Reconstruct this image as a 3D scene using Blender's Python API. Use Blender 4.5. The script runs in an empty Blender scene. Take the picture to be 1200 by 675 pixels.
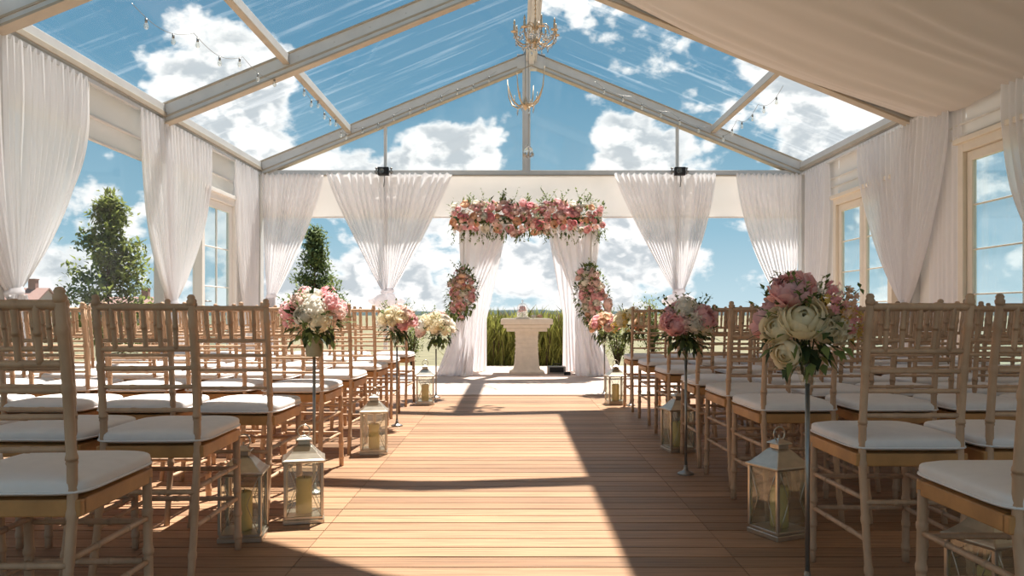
import bpy, math, random
from mathutils import Vector, Matrix, Euler, noise as mnoise
PI = math.pi
S = bpy.context.scene
COL = S.collection
rnd = random.Random(11)

# ------------------------------------------------------------------ dimensions (metres)
H = 0.87; F = 950.0
XL, XR, XC = -3.83, 4.35, 0.26          # side walls and ridge
YB = 12.2                                # gable end
ZE, ZR = 3.14, 4.80                      # eave and ridge
SL = (ZR - ZE) / (XC - XL)
TR = [12.2, 8.85, 5.95, 3.15, 0.15]      # roof trusses
def roof(x): return ZR - SL * abs(x - XC)

# ------------------------------------------------------------------ mesh builder
class MB:
    def __init__(s): s.v = []; s.f = []; s.m = []; s.sm = []
    def add(s, vs, fs, mi=0, smooth=False):
        o = len(s.v); s.v += [tuple(p) for p in vs]
        for f in fs: s.f.append(tuple(o + i for i in f)); s.m.append(mi); s.sm.append(smooth)
        return s
    def box(s, c, d, rot=None, mi=0):
        hx, hy, hz = d[0]/2, d[1]/2, d[2]/2
        vs = [Vector((x, y, z)) for x in (-hx, hx) for y in (-hy, hy) for z in (-hz, hz)]
        if rot is not None: vs = [rot @ p for p in vs]
        vs = [p + Vector(c) for p in vs]
        return s.add(vs, [(0,1,3,2),(4,6,7,5),(0,4,5,1),(2,3,7,6),(0,2,6,4),(1,5,7,3)], mi)
    def beam(s, a, b, w, h, up=Vector((0,0,1)), mi=0):
        a, b = Vector(a), Vector(b); t = (b-a).normalized()
        x = t.cross(up).normalized(); z = x.cross(t).normalized()
        R = Matrix((x, t, z)).transposed()
        return s.box((a+b)/2, (w, (b-a).length, h), R, mi)
    def tube(s, pts, r, n=8, mi=0, caps=True):
        pts = [Vector(p) for p in pts]
        rs = r if isinstance(r, (list, tuple)) else [r]*len(pts)
        vs = []; fs = []; prev = None
        for i, p in enumerate(pts):
            t = (pts[min(i+1, len(pts)-1)] - pts[max(i-1, 0)])
            t = t.normalized() if t.length > 1e-9 else Vector((0,0,1))
            if prev is None:
                a = Vector((1,0,0)) if abs(t.x) < .9 else Vector((0,1,0))
                x = t.cross(a).normalized()
            else:
                x = (prev - t*prev.dot(t)); x = x.normalized() if x.length > 1e-6 else t.orthogonal().normalized()
            prev = x; y = t.cross(x)
            for k in range(n):
                a = 2*PI*k/n; vs.append(p + (x*math.cos(a) + y*math.sin(a))*rs[i])
        for i in range(len(pts)-1):
            for k in range(n):
                k2 = (k+1) % n
                fs.append((i*n+k, i*n+k2, (i+1)*n+k2, (i+1)*n+k))
        s.add(vs, fs, mi, True)
        if caps:
            o = len(s.v) - len(vs)
            s.f.append(tuple(o+k for k in reversed(range(n)))); s.m.append(mi); s.sm.append(False)
            e = o + (len(pts)-1)*n
            s.f.append(tuple(e+k for k in range(n))); s.m.append(mi); s.sm.append(False)
        return s
    def lathe(s, prof, n=16, c=(0,0,0), mi=0, smooth=True, square=False, rot=0):
        vs = []; fs = []; c = Vector(c)
        for r, z in prof:
            for k in range(n):
                a = 2*PI*k/n + rot
                vs.append(c + Vector((r*math.cos(a), r*math.sin(a), z)))
        for i in range(len(prof)-1):
            for k in range(n):
                k2 = (k+1) % n
                fs.append((i*n+k, i*n+k2, (i+1)*n+k2, (i+1)*n+k))
        fs.append(tuple(reversed(range(n)))); fs.append(tuple((len(prof)-1)*n+k for k in range(n)))
        return s.add(vs, fs, mi, smooth)
    def grid(s, fn, nu, nv, mi=0, smooth=True, closeu=False):
        vs = [fn(i/nu, j/nv) for j in range(nv+1) for i in range(nu+1)]
        w = nu+1
        fs = [(j*w+i, j*w+i+1, (j+1)*w+i+1, (j+1)*w+i) for j in range(nv) for i in range(nu)]
        return s.add(vs, fs, mi, smooth)
    def ball(s, c, r, n=10, m=7, mi=0, sc=(1,1,1)):
        def fn(u, v):
            a = 2*PI*u; b = PI*v
            return Vector(c) + Vector((r*sc[0]*math.sin(b)*math.cos(a), r*sc[1]*math.sin(b)*math.sin(a), r*sc[2]*math.cos(b)))
        return s.grid(fn, n, m, mi)
    def leaf(s, p, d, up, L, W, mi=0, bend=.25):
        d = d.normalized(); x = d.cross(up)
        x = x.normalized() if x.length > 1e-5 else d.orthogonal().normalized()
        nrm = x.cross(d).normalized()
        a = p; b = p + d*L*.45 + nrm*L*bend*.3; c = p + d*L - nrm*L*bend*.4
        l = p + d*L*.42 + x*W*.5 + nrm*W*.18; r = p + d*L*.42 - x*W*.5 + nrm*W*.18
        return s.add([a, l, b, r, c], [(0,2,1),(0,3,2),(1,2,4),(2,3,4)], mi, True)
    def mesh(s, name, mats):
        me = bpy.data.meshes.new(name); me.from_pydata(s.v, [], s.f)
        for m in (mats if isinstance(mats, (list, tuple)) else [mats]): me.materials.append(m)
        me.polygons.foreach_set('material_index', s.m); me.polygons.foreach_set('use_smooth', s.sm)
        me.update(); return me
    def obj(s, name, mats, parent=None, loc=(0,0,0)):
        o = bpy.data.objects.new(name, s.mesh(name, mats)); COL.objects.link(o)
        o.location = loc
        if parent: o.parent = parent
        return o
def bev(o, w=.004, seg=2):
    m = o.modifiers.new('bevel', 'BEVEL'); m.width = w; m.segments = seg; m.limit_method = 'ANGLE'; return o
def tag(o, label=None, cat=None, group=None, kind=None):
    if label: o['label'] = label
    if cat: o['category'] = cat
    if group: o['group'] = group
    if kind: o['kind'] = kind
    return o
def empty(name, loc, label, cat, group=None, rz=0):
    o = bpy.data.objects.new(name, None); COL.objects.link(o); o.location = loc; o.rotation_euler = (0,0,rz)
    o.empty_display_size = .1
    return tag(o, label, cat, group)
def copy_tree(o, parent=None):
    c = o.copy(); COL.objects.link(c)
    if parent: c.parent = parent
    for ch in o.children: copy_tree(ch, c)
    return c
def put(name, me, parent, loc=(0,0,0), rot=(0,0,0), sc=1.0):
    o = bpy.data.objects.new(name, me); COL.objects.link(o); o.parent = parent
    o.location = loc; o.rotation_euler = rot
    o.scale = (sc, sc, sc) if not isinstance(sc, (tuple, list)) else sc
    return o
def struct(o): o['kind'] = 'structure'; return o
def noise(x, y=0., z=0.): return mnoise.noise(Vector((x, y, z)))

# ------------------------------------------------------------------ materials
def s2l(c): return tuple(((v/255)/12.92 if v/255 <= .04045 else ((v/255+.055)/1.055)**2.4) for v in c)
def mat(name, col, rough=.6, metal=0., var=.0, scale=8., stretch=(1,1,1), bump=0., objrand=0., spec=.4, translucent=0., transmission=0., ior=1.45, island=0.):
    m = bpy.data.materials.new(name); m.use_nodes = True
    nt = m.node_tree; n = nt.nodes; L = nt.links
    b = n['Principled BSDF']; out = n['Material Output']
    c = s2l(col)
    b.inputs['Base Color'].default_value = (*c, 1); b.inputs['Roughness'].default_value = rough
    b.inputs['Metallic'].default_value = metal; b.inputs['Specular IOR Level'].default_value = spec
    b.inputs['Transmission Weight'].default_value = transmission; b.inputs['IOR'].default_value = ior
    src = None
    if var or bump:
        tc = n.new('ShaderNodeTexCoord'); mp = n.new('ShaderNodeMapping'); mp.inputs['Scale'].default_value = stretch
        nz = n.new('ShaderNodeTexNoise'); nz.inputs['Scale'].default_value = scale; nz.inputs['Detail'].default_value = 5; nz.inputs['Roughness'].default_value = .6
        L.new(tc.outputs['Object'], mp.inputs[0]); L.new(mp.outputs[0], nz.inputs[0]); src = nz.outputs['Fac']
    val = None
    if var:
        mr = n.new('ShaderNodeMapRange'); mr.inputs[1].default_value = .3; mr.inputs[2].default_value = .7
        mr.inputs[3].default_value = 1-var; mr.inputs[4].default_value = 1+var
        L.new(src, mr.inputs[0]); val = mr.outputs[0]
    for amt, node, sock in ((objrand, 'ShaderNodeObjectInfo', 'Random'), (island, 'ShaderNodeNewGeometry', 'Random Per Island')):
        if amt:
            oi = n.new(node); m2 = n.new('ShaderNodeMapRange'); m2.inputs[3].default_value = 1-amt; m2.inputs[4].default_value = 1+amt
            L.new(oi.outputs[sock], m2.inputs[0])
            if val:
                mm = n.new('ShaderNodeMath'); mm.operation = 'MULTIPLY'; L.new(val, mm.inputs[0]); L.new(m2.outputs[0], mm.inputs[1]); val = mm.outputs[0]
            else: val = m2.outputs[0]
    colsock = None
    if val:
        h = n.new('ShaderNodeHueSaturation'); h.inputs['Color'].default_value = (*c, 1); L.new(val, h.inputs['Value'])
        L.new(h.outputs[0], b.inputs['Base Color']); colsock = h.outputs[0]
    if bump:
        bp = n.new('ShaderNodeBump'); bp.inputs['Strength'].default_value = bump; bp.inputs['Distance'].default_value = .01
        L.new(src, bp.inputs['Height']); L.new(bp.outputs[0], b.inputs['Normal'])
    if translucent:
        t = n.new('ShaderNodeBsdfTranslucent'); t.inputs[0].default_value = (*c, 1)
        if colsock: L.new(colsock, t.inputs[0])
        mx = n.new('ShaderNodeMixShader'); mx.inputs[0].default_value = translucent
        L.new(b.outputs[0], mx.inputs[1]); L.new(t.outputs[0], mx.inputs[2]); L.new(mx.outputs[0], out.inputs[0])
    return m
def clear(name, col=(250,252,252), gloss=.06, streak=0., stretch=(1,1,1), rough=.03, dust=.02):
    """thin clear sheet: mostly see-through, a little reflection, a little milky dust"""
    m = bpy.data.materials.new(name); m.use_nodes = True
    nt = m.node_tree; n = nt.nodes; L = nt.links; n.clear()
    out = n.new('ShaderNodeOutputMaterial')
    tr = n.new('ShaderNodeBsdfTransparent'); tr.inputs[0].default_value = (*s2l(col), 1)
    gl = n.new('ShaderNodeBsdfGlossy'); gl.inputs['Roughness'].default_value = rough; gl.inputs[0].default_value = (.9,.9,.9,1)
    mx = n.new('ShaderNodeMixShader'); mx.inputs[0].default_value = gloss
    L.new(tr.outputs[0], mx.inputs[1]); L.new(gl.outputs[0], mx.inputs[2])
    tl = n.new('ShaderNodeBsdfTranslucent'); tl.inputs[0].default_value = (.9,.9,.9,1)
    m2 = n.new('ShaderNodeMixShader'); m2.inputs[0].default_value = dust
    L.new(mx.outputs[0], m2.inputs[1]); L.new(tl.outputs[0], m2.inputs[2]); L.new(m2.outputs[0], out.inputs[0])
    if streak:
        tc = n.new('ShaderNodeTexCoord'); mp = n.new('ShaderNodeMapping'); mp.inputs['Scale'].default_value = stretch
        nz = n.new('ShaderNodeTexNoise'); nz.inputs['Scale'].default_value = 1.; nz.inputs['Detail'].default_value = 6; nz.inputs['Roughness'].default_value = .65
        mr = n.new('ShaderNodeMapRange'); mr.inputs[1].default_value = .52; mr.inputs[2].default_value = .78; mr.inputs[3].default_value = dust; mr.inputs[4].default_value = dust+streak
        L.new(tc.outputs['Object'], mp.inputs[0]); L.new(mp.outputs[0], nz.inputs[0]); L.new(nz.outputs['Fac'], mr.inputs[0]); L.new(mr.outputs[0], m2.inputs[0])
    return m
def fabric(name, col, trans=.4, sheer=.15, rough=.9):
    m = bpy.data.materials.new(name); m.use_nodes = True
    nt = m.node_tree; n = nt.nodes; L = nt.links; n.clear()
    out = n.new('ShaderNodeOutputMaterial'); c = (*s2l(col), 1)
    d = n.new('ShaderNodeBsdfDiffuse'); d.inputs[0].default_value = c; d.inputs[1].default_value = .5
    t = n.new('ShaderNodeBsdfTranslucent'); t.inputs[0].default_value = c
    x = n.new('ShaderNodeBsdfTransparent')
    tc = n.new('ShaderNodeTexCoord'); nz = n.new('ShaderNodeTexNoise'); nz.inputs['Scale'].default_value = 60
    bp = n.new('ShaderNodeBump'); bp.inputs['Strength'].default_value = .08; bp.inputs['Distance'].default_value = .005
    L.new(tc.outputs['Object'], nz.inputs[0]); L.new(nz.outputs[0], bp.inputs['Height'])
    L.new(bp.outputs[0], d.inputs['Normal'])
    a = n.new('ShaderNodeMixShader'); a.inputs[0].default_value = trans
    L.new(d.outputs[0], a.inputs[1]); L.new(t.outputs[0], a.inputs[2])
    b = n.new('ShaderNodeMixShader'); b.inputs[0].default_value = sheer
    L.new(a.outputs[0], b.inputs[1]); L.new(x.outputs[0], b.inputs[2]); L.new(b.outputs[0], out.inputs[0])
    return m
M = {}
M['deck'] = mat('deck_wood', (157,120,90), .5, var=.34, scale=2.4, stretch=(1.1,30,30), bump=.16, island=.24)
M['pale'] = mat('pale_boards', (196,174,160), .6, var=.10, scale=2.0, stretch=(1.2,22,22), bump=.08, island=.07)
M['chair'] = mat('limed_wood', (190,156,126), .5, var=.22, scale=14, stretch=(1,1,.35), objrand=.08, bump=.1)
M['frame_wood'] = mat('honey_wood', (184,134,82), .5, var=.18, scale=10, objrand=.08)
M['cushion'] = mat('white_cushion', (232,226,222), .9, var=.03, scale=18, bump=.12, spec=.15)
M['alu'] = mat('tent_aluminium', (208,207,204), .5, .1, var=.07, scale=3, stretch=(1,1,1))
M['alu_gold'] = mat('keder_strip', (178,166,148), .6, var=.1, scale=5)
M['pvc_white'] = mat('white_pvc', (238,233,228), .6, var=.02, scale=2, translucent=.3)
M['wallskin'] = mat('wall_pvc', (232,228,222), .6, var=.02, scale=2, translucent=.06)
M['lining'] = fabric('ceiling_lining_cloth', (214,208,202), .08, 0.)
M['roofskin'] = mat('opaque_roof_skin', (225,220,212), .6)
M['curtain'] = fabric('white_voile', (247,246,247), .42, .10)
M['voile'] = fabric('sheer_voile', (248,246,247), .45, .13)
M['drape'] = fabric('arch_chiffon', (248,246,248), .42, .06)
M['clear_roof'] = clear('clear_roof_pvc', streak=.13, stretch=(.5,6.,.5), gloss=.03, dust=.012)
M['clear_wall'] = clear('clear_wall_pvc', streak=.05, stretch=(2,2,.6), gloss=.04)
M['glass'] = clear('window_glass', (240,248,250), gloss=.07, streak=.16, stretch=(5,5,.6), dust=.08)
M['lglass'] = clear('lantern_glass', (248,250,247), gloss=.07, rough=.02, dust=.02)
M['joinery'] = mat('cream_joinery', (226,214,196), .55, var=.04, scale=5)
M['joinery_white'] = mat('white_joinery', (238,234,228), .5, var=.02, scale=5)
M['black'] = mat('black_metal', (28,27,27), .45)
M['steel'] = mat('brushed_steel', (150,146,140), .35, .8, var=.08, scale=30)
M['silver'] = mat('lantern_silver', (196,186,170), .28, .85, var=.1, scale=25)
M['cloche'] = clear('cloche_glass', (250,250,250), gloss=.16, rough=.02, dust=.22)
M['wax'] = mat('ivory_wax', (252,234,170), .6, translucent=.3)
M['wick'] = mat('wick', (40,35,30), .9)
M['stone'] = mat('cream_stone', (236,224,206), .8, var=.07, scale=14, bump=.25)
M['crystal'] = mat('crystal_glass', (246,244,240), .03, transmission=.75, ior=1.5)
M['brass'] = mat('aged_white_gilt', (206,182,150), .4, .35, var=.15, scale=20)
M['bulb'] = clear('bulb_glass', (245,245,240), gloss=.2, dust=.12)
M['bark'] = mat('bark', (92,74,58), .9, var=.25, scale=12, bump=.4)
M['leaf'] = mat('tree_leaf', (128,136,72), .6, island=.4, translucent=.5, spec=.2)
M['leaf2'] = mat('bay_leaf', (118,132,88), .6, island=.4, translucent=.3, spec=.2)
M['hedge'] = mat('reed_leaf', (138,140,74), .7, island=.45, translucent=.4, spec=.15)
M['fol'] = mat('bouquet_foliage', (116,130,76), .6, island=.35, translucent=.3, spec=.2)
M['fold'] = mat('dark_foliage', (66,80,48), .6, island=.35, translucent=.15, spec=.2)
M['pink'] = mat('pink_petal', (250,206,206), .75, island=.10, translucent=.45, spec=.1)
M['blush'] = mat('blush_petal', (248,222,212), .75, island=.08, translucent=.45, spec=.1)
M['rosep'] = mat('rose_petal', (244,180,184), .75, island=.12, translucent=.45, spec=.1)
M['cream'] = mat('cream_petal', (250,240,212), .75, island=.05, translucent=.45, spec=.1)
M['whitep'] = mat('white_petal', (246,240,228), .75, island=.04, translucent=.45, spec=.1)
M['peach'] = mat('peach_petal', (242,208,178), .75, island=.10, translucent=.45, spec=.1)
M['yellow'] = mat('yellow_petal', (226,196,112), .75, island=.1, translucent=.45, spec=.1)
M['pot'] = mat('zinc_pot', (128,126,104), .6, .2, var=.1, scale=20)
M['grass'] = mat('lawn', (118,112,86), .95, var=.3, scale=3)
M['hill'] = mat('far_woods', (66,80,80), .95, var=.25, scale=.12)
M['soil'] = mat('soil', (112,74,54), .95, var=.3, scale=14)
M['brick'] = mat('house_wall', (206,186,176), .9, var=.06)
M['tile'] = mat('roof_tiles', (158,126,116), .9, var=.12, scale=5)
M['winp'] = mat('house_window', (90,104,116), .3)

# ------------------------------------------------------------------ floor: every plank real, with gaps
mb = MB(); r1 = random.Random(3); pw = .118; y = -1.0
while y < 8.55:
    for (a, b) in ((-3.95, -.7575), (-.7575, .7825), (.7825, 4.5)):
        x = a; j = 0
        while x < b - .01:
            ln = (b-a) if (b-a) < 1.7 else min(b-x, r1.uniform(1.2, 2.6))
            if b - (x+ln) < .5: ln = b-x
            mb.box((x+ln/2, y+pw/2, -.0125), (ln-.0025, pw-.009, .025+r1.uniform(-.001,.001)))
            x += ln
    y += pw
struct(mb.obj('floor', M['deck']))
mb = MB()
mb.box((.26, 5.5, -.055), (8.6, 16, .04))
struct(mb.obj('subfloor', M['soil']))
mb = MB(); y = 8.56
while y < 13.2:
    x = -3.95
    while x < 4.5:
        ln = min(4.5-x, r1.uniform(1.4, 2.8))
        mb.box((x+ln/2, y+pw/2, -.008), (ln-.003, pw-.005, .034)); x += ln
    y += pw
struct(mb.obj('altar_floor', M['pale']))
# ground, far woods
mb = MB()
mb.grid(lambda u, v: Vector((-500+1000*u, -60+760*v, -.16)), 10, 10)
struct(mb.obj('lawn', M['grass']))
mb = MB()
def ridge(u, v):
    a = (u-.5)*2.4; R = 360
    h = 2.0 + 1.3*noise(u*9, 3.1) + .5*noise(u*60, 7) + .4*noise(u*170, 1)
    return Vector((R*math.sin(a), R*math.cos(a) + 10*v, -.2 + max(.4, h)*math.sin(PI*min(1, v*1.0))*1.0))
mb.grid(ridge, 360, 8)
struct(mb.obj('far_hills', M['hill']))

# ------------------------------------------------------------------ tent frame
def rafter(y, nm):
    mb = MB()
    for sx, xe in ((-1, XL), (1, XR)):
        a = Vector((xe, y, ZE-.11)); b = Vector((XC, y, ZR-.11))
        mb.beam(a, b, .10, .20)
        dn = Vector((0,0,-1))
        mb.beam(a + dn*.112, b + dn*.112, .135, .022, mi=1)
        mb.beam(a + dn*-.10, b + dn*-.10, .13, .02, mi=1)
        mb.beam(a + Vector((0,-.052,-.045)), b + Vector((0,-.052,-.045)), .012, .02, mi=1)
    mb.box((XC, y, ZR-.16), (.42, .13, .22))                       # ridge gusset
    for k in range(10):
        for xe in (XL, XR):
            t = .08 + k*.095; mb.ball(Vector((xe + (XC-xe)*t, y-.052, ZE-.09 + (ZR-ZE)*t)), .008, 6, 4)
    return struct(bev(mb.obj(nm, [M['alu'], M['alu_gold']]), .004))
for i, y in enumerate(TR[:3]): rafter(y, 'roof_truss_%d' % (i+1))
mb = MB()
mb.beam((XC, 8.85, ZR-.10), (XC, YB, ZR-.10), .17, .12); mb.beam((XC, 8.85, ZR-.18), (XC, YB, ZR-.18), .09, .04)
struct(bev(mb.obj('ridge_beam', M['alu'])))
for sx, xe in ((-1, XL), (1, XR)):
    mb = MB(); xp = xe + (XC-xe)*.333
    y0 = 5.6 if sx < 0 else 8.85
    mb.beam((xp, y0, roof(xp)-.06), (xp, YB, roof(xp)-.06), .06, .09); mb.beam((xp, y0, roof(xp)-.115), (xp, YB, roof(xp)-.115), .075, .015, mi=1)
    struct(bev(mb.obj('roof_purlin_'+('left' if sx < 0 else 'right'), [M['alu'], M['alu_gold']])))
    mb = MB()
    mb.beam((xe, -1, ZE-.07), (xe, YB, ZE-.07), .10, .13); mb.beam((xe-sx*.055, -1, ZE-.115), (xe-sx*.055, YB, ZE-.115), .02, .05, mi=1)
    mb.beam((xe-sx*.03, -1, ZE-.19), (xe-sx*.03, YB, ZE-.19), .045, .04)
    struct(bev(mb.obj('eave_beam_'+('left' if sx < 0 else 'right'), [M['alu'], M['alu_gold']])))
    mb = MB()
    for y in TR[:3]:
        mb.box((xe+sx*.01, y, 1.5), (.11, .16, 3.12)); mb.box((xe+sx*.01, y, .012), (.24, .26, .024))
    struct(bev(mb.obj('tent_legs_'+('left' if sx < 0 else 'right'), M['alu'])))
# gable frame: cross beam, king post, uprights, hanger rods
ZG = 2.97
mb = MB(); mb.beam((XL, YB, ZG), (XR, YB, ZG), .09, .09); mb.beam((XL, YB-.05, ZG-.035), (XR, YB-.05, ZG-.035), .015, .02, mi=1)
struct(bev(mb.obj('gable_beam', [M['alu'], M['alu_gold']])))
mb = MB(); mb.box((XC-.07, YB, (ZG+ZR-.2)/2), (.12, .10, ZR-.2-ZG)); mb.box((XC-.07, YB-.055, (ZG+ZR-.2)/2), (.05, .012, ZR-.2-ZG))
struct(bev(mb.obj('king_post', M['alu'])))
for k, xx in enumerate((-1.93, 2.46)):
    mb = MB(); mb.box((xx, YB+.02, ZG/2), (.06, .06, ZG)); mb.box((xx, YB, (ZG+roof(xx)-.2)/2), (.045, .045, roof(xx)-.2-ZG)); mb.box((xx, YB+.02, .012), (.16,.16,.024))
    struct(bev(mb.obj('gable_upright_%d' % (k+1), M['alu'])))

# clear roof, right lining, and an unseen left lining added for its shadow
XE = 1.08
def sheet(x0, x1, y0, y1, dz, nu, nv, f=None):
    return lambda u, v: Vector((x0+(x1-x0)*u, y0+(y1-y0)*v, roof(x0+(x1-x0)*u) + dz + (f(u, v) if f else 0)))
mb = MB()
mb.grid(sheet(XC, XE, -1, 8.85, .0, 4, 14), 4, 14)
for (a, b) in ((8.85, 12.2), (5.95, 8.85), (4.2, 5.95)):
    mb.grid(sheet(XL, XC, a, b, .0, 14, 14, lambda u, v: -.03*math.sin(PI*v)*math.sin(PI*u) + .008*noise(u*3, v*9)), 24, 14)
mb.grid(sheet(XC, XR, 8.85, 12.2, .0, 14, 14, lambda u, v: -.03*math.sin(PI*v)*math.sin(PI*u) + .008*noise(u*3, v*9)), 24, 14)
struct(mb.obj('ceiling_clear_roof', M['clear_roof']))
XE = 1.08
def lin(u, v):
    y = -1 + 9.78*v; p = (y % 3.0)/3.0
    q = y*2*PI/.34 + 4.5*noise(u*1.3, y*.8) + 2.*noise(u*3, y*2.3, 4)
    return -.15 - .15*min(1, (8.78-y)/.5) - .06*math.sin(PI*u)*(1+.5*noise(y*.6, u)) + .013*math.sin(q)*(.5+noise(y*.9, u*2, 8)) + .022*noise(y*5, u*1.1) + .045*noise(y*1.1, u*1.6)
mb = MB(); mb.grid(sheet(XE, XR-.02, -1, 8.78, 0, 0, 0, lin), 40, 460)
struct(mb.obj('ceiling_lining_right', M['lining']))
mb = MB(); mb.grid(sheet(XE-.02, XR, -1, 8.85, .01, 0, 0), 4, 4)
struct(mb.obj('ceiling_skin_right', M['roofskin']))
mb = MB()
def shadelin(u, v):  # out of view; front edge slanted to throw the near-left floor shadow
    x = XL + (1.08-XL)*u
    ye = 4.95 if x < -.35 else 4.95 - .6*(x+.35)
    return Vector((x, -1 + (ye+1)*v, roof(x) - .12 + .015*math.sin(v*120)))
mb.grid(shadelin, 30, 130)
struct(mb.obj('shade_lining_left', M['roofskin']))

# gable: clear triangle above, valance below
mb = MB()
mb.grid(lambda u, v: Vector((XL+(XR-XL)*u, YB+.06, ZG + (roof(XL+(XR-XL)*u)-.05-ZG)*v)), 20, 4)
struct(mb.obj('window_1', M['clear_wall']))
mb = MB()
mb.grid(lambda u, v: Vector((XL+(XR-XL)*u, YB+.05 + .012*noise(u*14, v*2) + .006*math.sin(u*90+noise(u*5,v)*3), ZG-.03 - (.62+.01*noise(u*20))*v)), 160, 10)
mb.tube([(XL+(XR-XL)*k/40, YB+.05+.012*noise(k/40*14, 2), ZG-.65) for k in range(41)], .012, 6)
struct(mb.obj('trim_1', M['pvc_white']))

# ------------------------------------------------------------------ side walls
# left: clear sheet, white valance; white panel by the corner; french door
mb = MB()
mb.grid(lambda u, v: Vector((XL-.06 + .01*noise(u*12, v*4), -1+10.95*u, 2.50*v)), 40, 8)
struct(mb.obj('wall_left', M['clear_wall']))
mb = MB()
mb.grid(lambda u, v: Vector((XL-.045 + .012*noise(u*26, v*3), -1+13.15*u, ZE-.06 - .40*v)), 120, 4)
mb.grid(lambda u, v: Vector((XL-.06 + .015*noise(u*22, v*3+9), -1+13.15*u, ZE-.47 - (.2+.02*noise(u*30))*v)), 120, 4)
mb.tube([(XL-.04, -1+13.15*k/20, ZE-.465) for k in range(21)], .018, 6)
mb.tube([(XL-.05, -1+13.15*k/20, ZE-.675) for k in range(21)], .015, 6)
struct(mb.obj('trim_2', M['pvc_white']))
mb = MB(); mb.box((XL-.06, 11.72, 1.24), (.03, 1.05, 2.48))
struct(mb.obj('wall_left_panel', M['pvc_white']))
def leaf_door(mbF, mbG, xw, y0, y1, z0, z1, cols, rows, fw=.09, mw=.014):
    t = .045
    mbF.box((xw, y0+fw/2, (z0+z1)/2), (t, fw, z1-z0)); mbF.box((xw, y1-fw/2, (z0+z1)/2), (t, fw, z1-z0))
    mbF.box((xw, (y0+y1)/2, z1-fw/2), (t, y1-y0-2*fw, fw)); mbF.box((xw, (y0+y1)/2, z0+fw), (t, y1-y0-2*fw, 2*fw))
    a, b, c, d = y0+fw, y1-fw, z0+2*fw, z1-fw
    for k in range(1, cols): mbF.box((xw, a+(b-a)*k/cols, (c+d)/2), (t*.6, mw, d-c))
    for k in range(1, rows): mbF.box((xw, (a+b)/2, c+(d-c)*k/rows), (t*.58, b-a, mw))
    mbG.box((xw, (a+b)/2, (c+d)/2), (.006, b-a+.01, d-c+.01))
def door_unit(name, xw, spans, z0, z1, cols, rows, jm, out=0, glass='glass', handle=True):
    sgn = 1 if xw < 0 else -1
    mb = MB(); y0, y1 = spans[0][0], spans[-1][1]
    J = .09
    mb.box((xw, y0-J/2, (z1+J)/2), (.12, J, z1+J)); mb.box((xw, y1+J/2, (z1+J)/2), (.12, J, z1+J))
    mb.box((xw, (y0+y1)/2, z1+J/2), (.12, y1-y0, J)); mb.box((xw+sgn*.07, (y0+y1)/2, z1+J+.02), (.05, y1-y0+2*J+.06, .05))
    if z0 > .2: mb.box((xw, (y0+y1)/2, z0-.04), (.14, y1-y0, .08))
    root = struct(bev(mb.obj(name, jm), .005))
    for (a, b) in spans:
        f = MB(); g = MB(); leaf_door(f, g, xw, a+.004, b-.004, max(z0, .02), z1-.004, cols, rows)
        fo = bev(f.obj('door_leaf', jm, root), .004); g.obj('pane', M[glass], fo)
        if handle:
            h = MB(); yy = a+.06
            h.tube([(xw+sgn*.025, yy, 1.02), (xw+sgn*.07, yy, 1.02), (xw+sgn*.07, yy+.11, 1.02)], .009, 8)
            h.box((xw+sgn*.027, yy, 1.02), (.008, .035, .2)); h.obj('door_handle', M['steel'], fo)
    return root
door_unit('door_1', XL-.03, [(9.98, 11.05)], 0, 2.32, 2, 4, M['joinery_white'])
door_unit('door_2', XR+.03, [(9.36, 10.12), (10.12, 10.88)], 0, 2.32, 1, 5, M['joinery'], handle=False)
door_unit('door_3', XR+.03, [(5.9, 6.85), (6.85, 7.80)], 0, 2.42, 1, 5, M['joinery'], handle=False)
mb = MB()
def panel(y0, y1, z0, z1):
    mb.grid(lambda u, v: Vector((XR+.05 + .010*noise(u*5+y0, v*5), y0+(y1-y0)*u, z0+(z1-z0)*v)), 12, 12)
panel(-1, 5.81, 0, ZE-.05); panel(7.89, 9.27, 0, ZE-.05); panel(10.97, YB, 0, ZE-.05); panel(5.81, 7.89, 2.5, ZE-.05); panel(9.27, 10.97, 2.4, ZE-.05)
for zz in (2.72, 2.60): mb.tube([(XR+.03, -1+13.2*k/30, zz+.006*noise(k*1.3)) for k in range(31)], .012, 6)
struct(mb.obj('wall_right', M['wallskin']))

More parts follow.
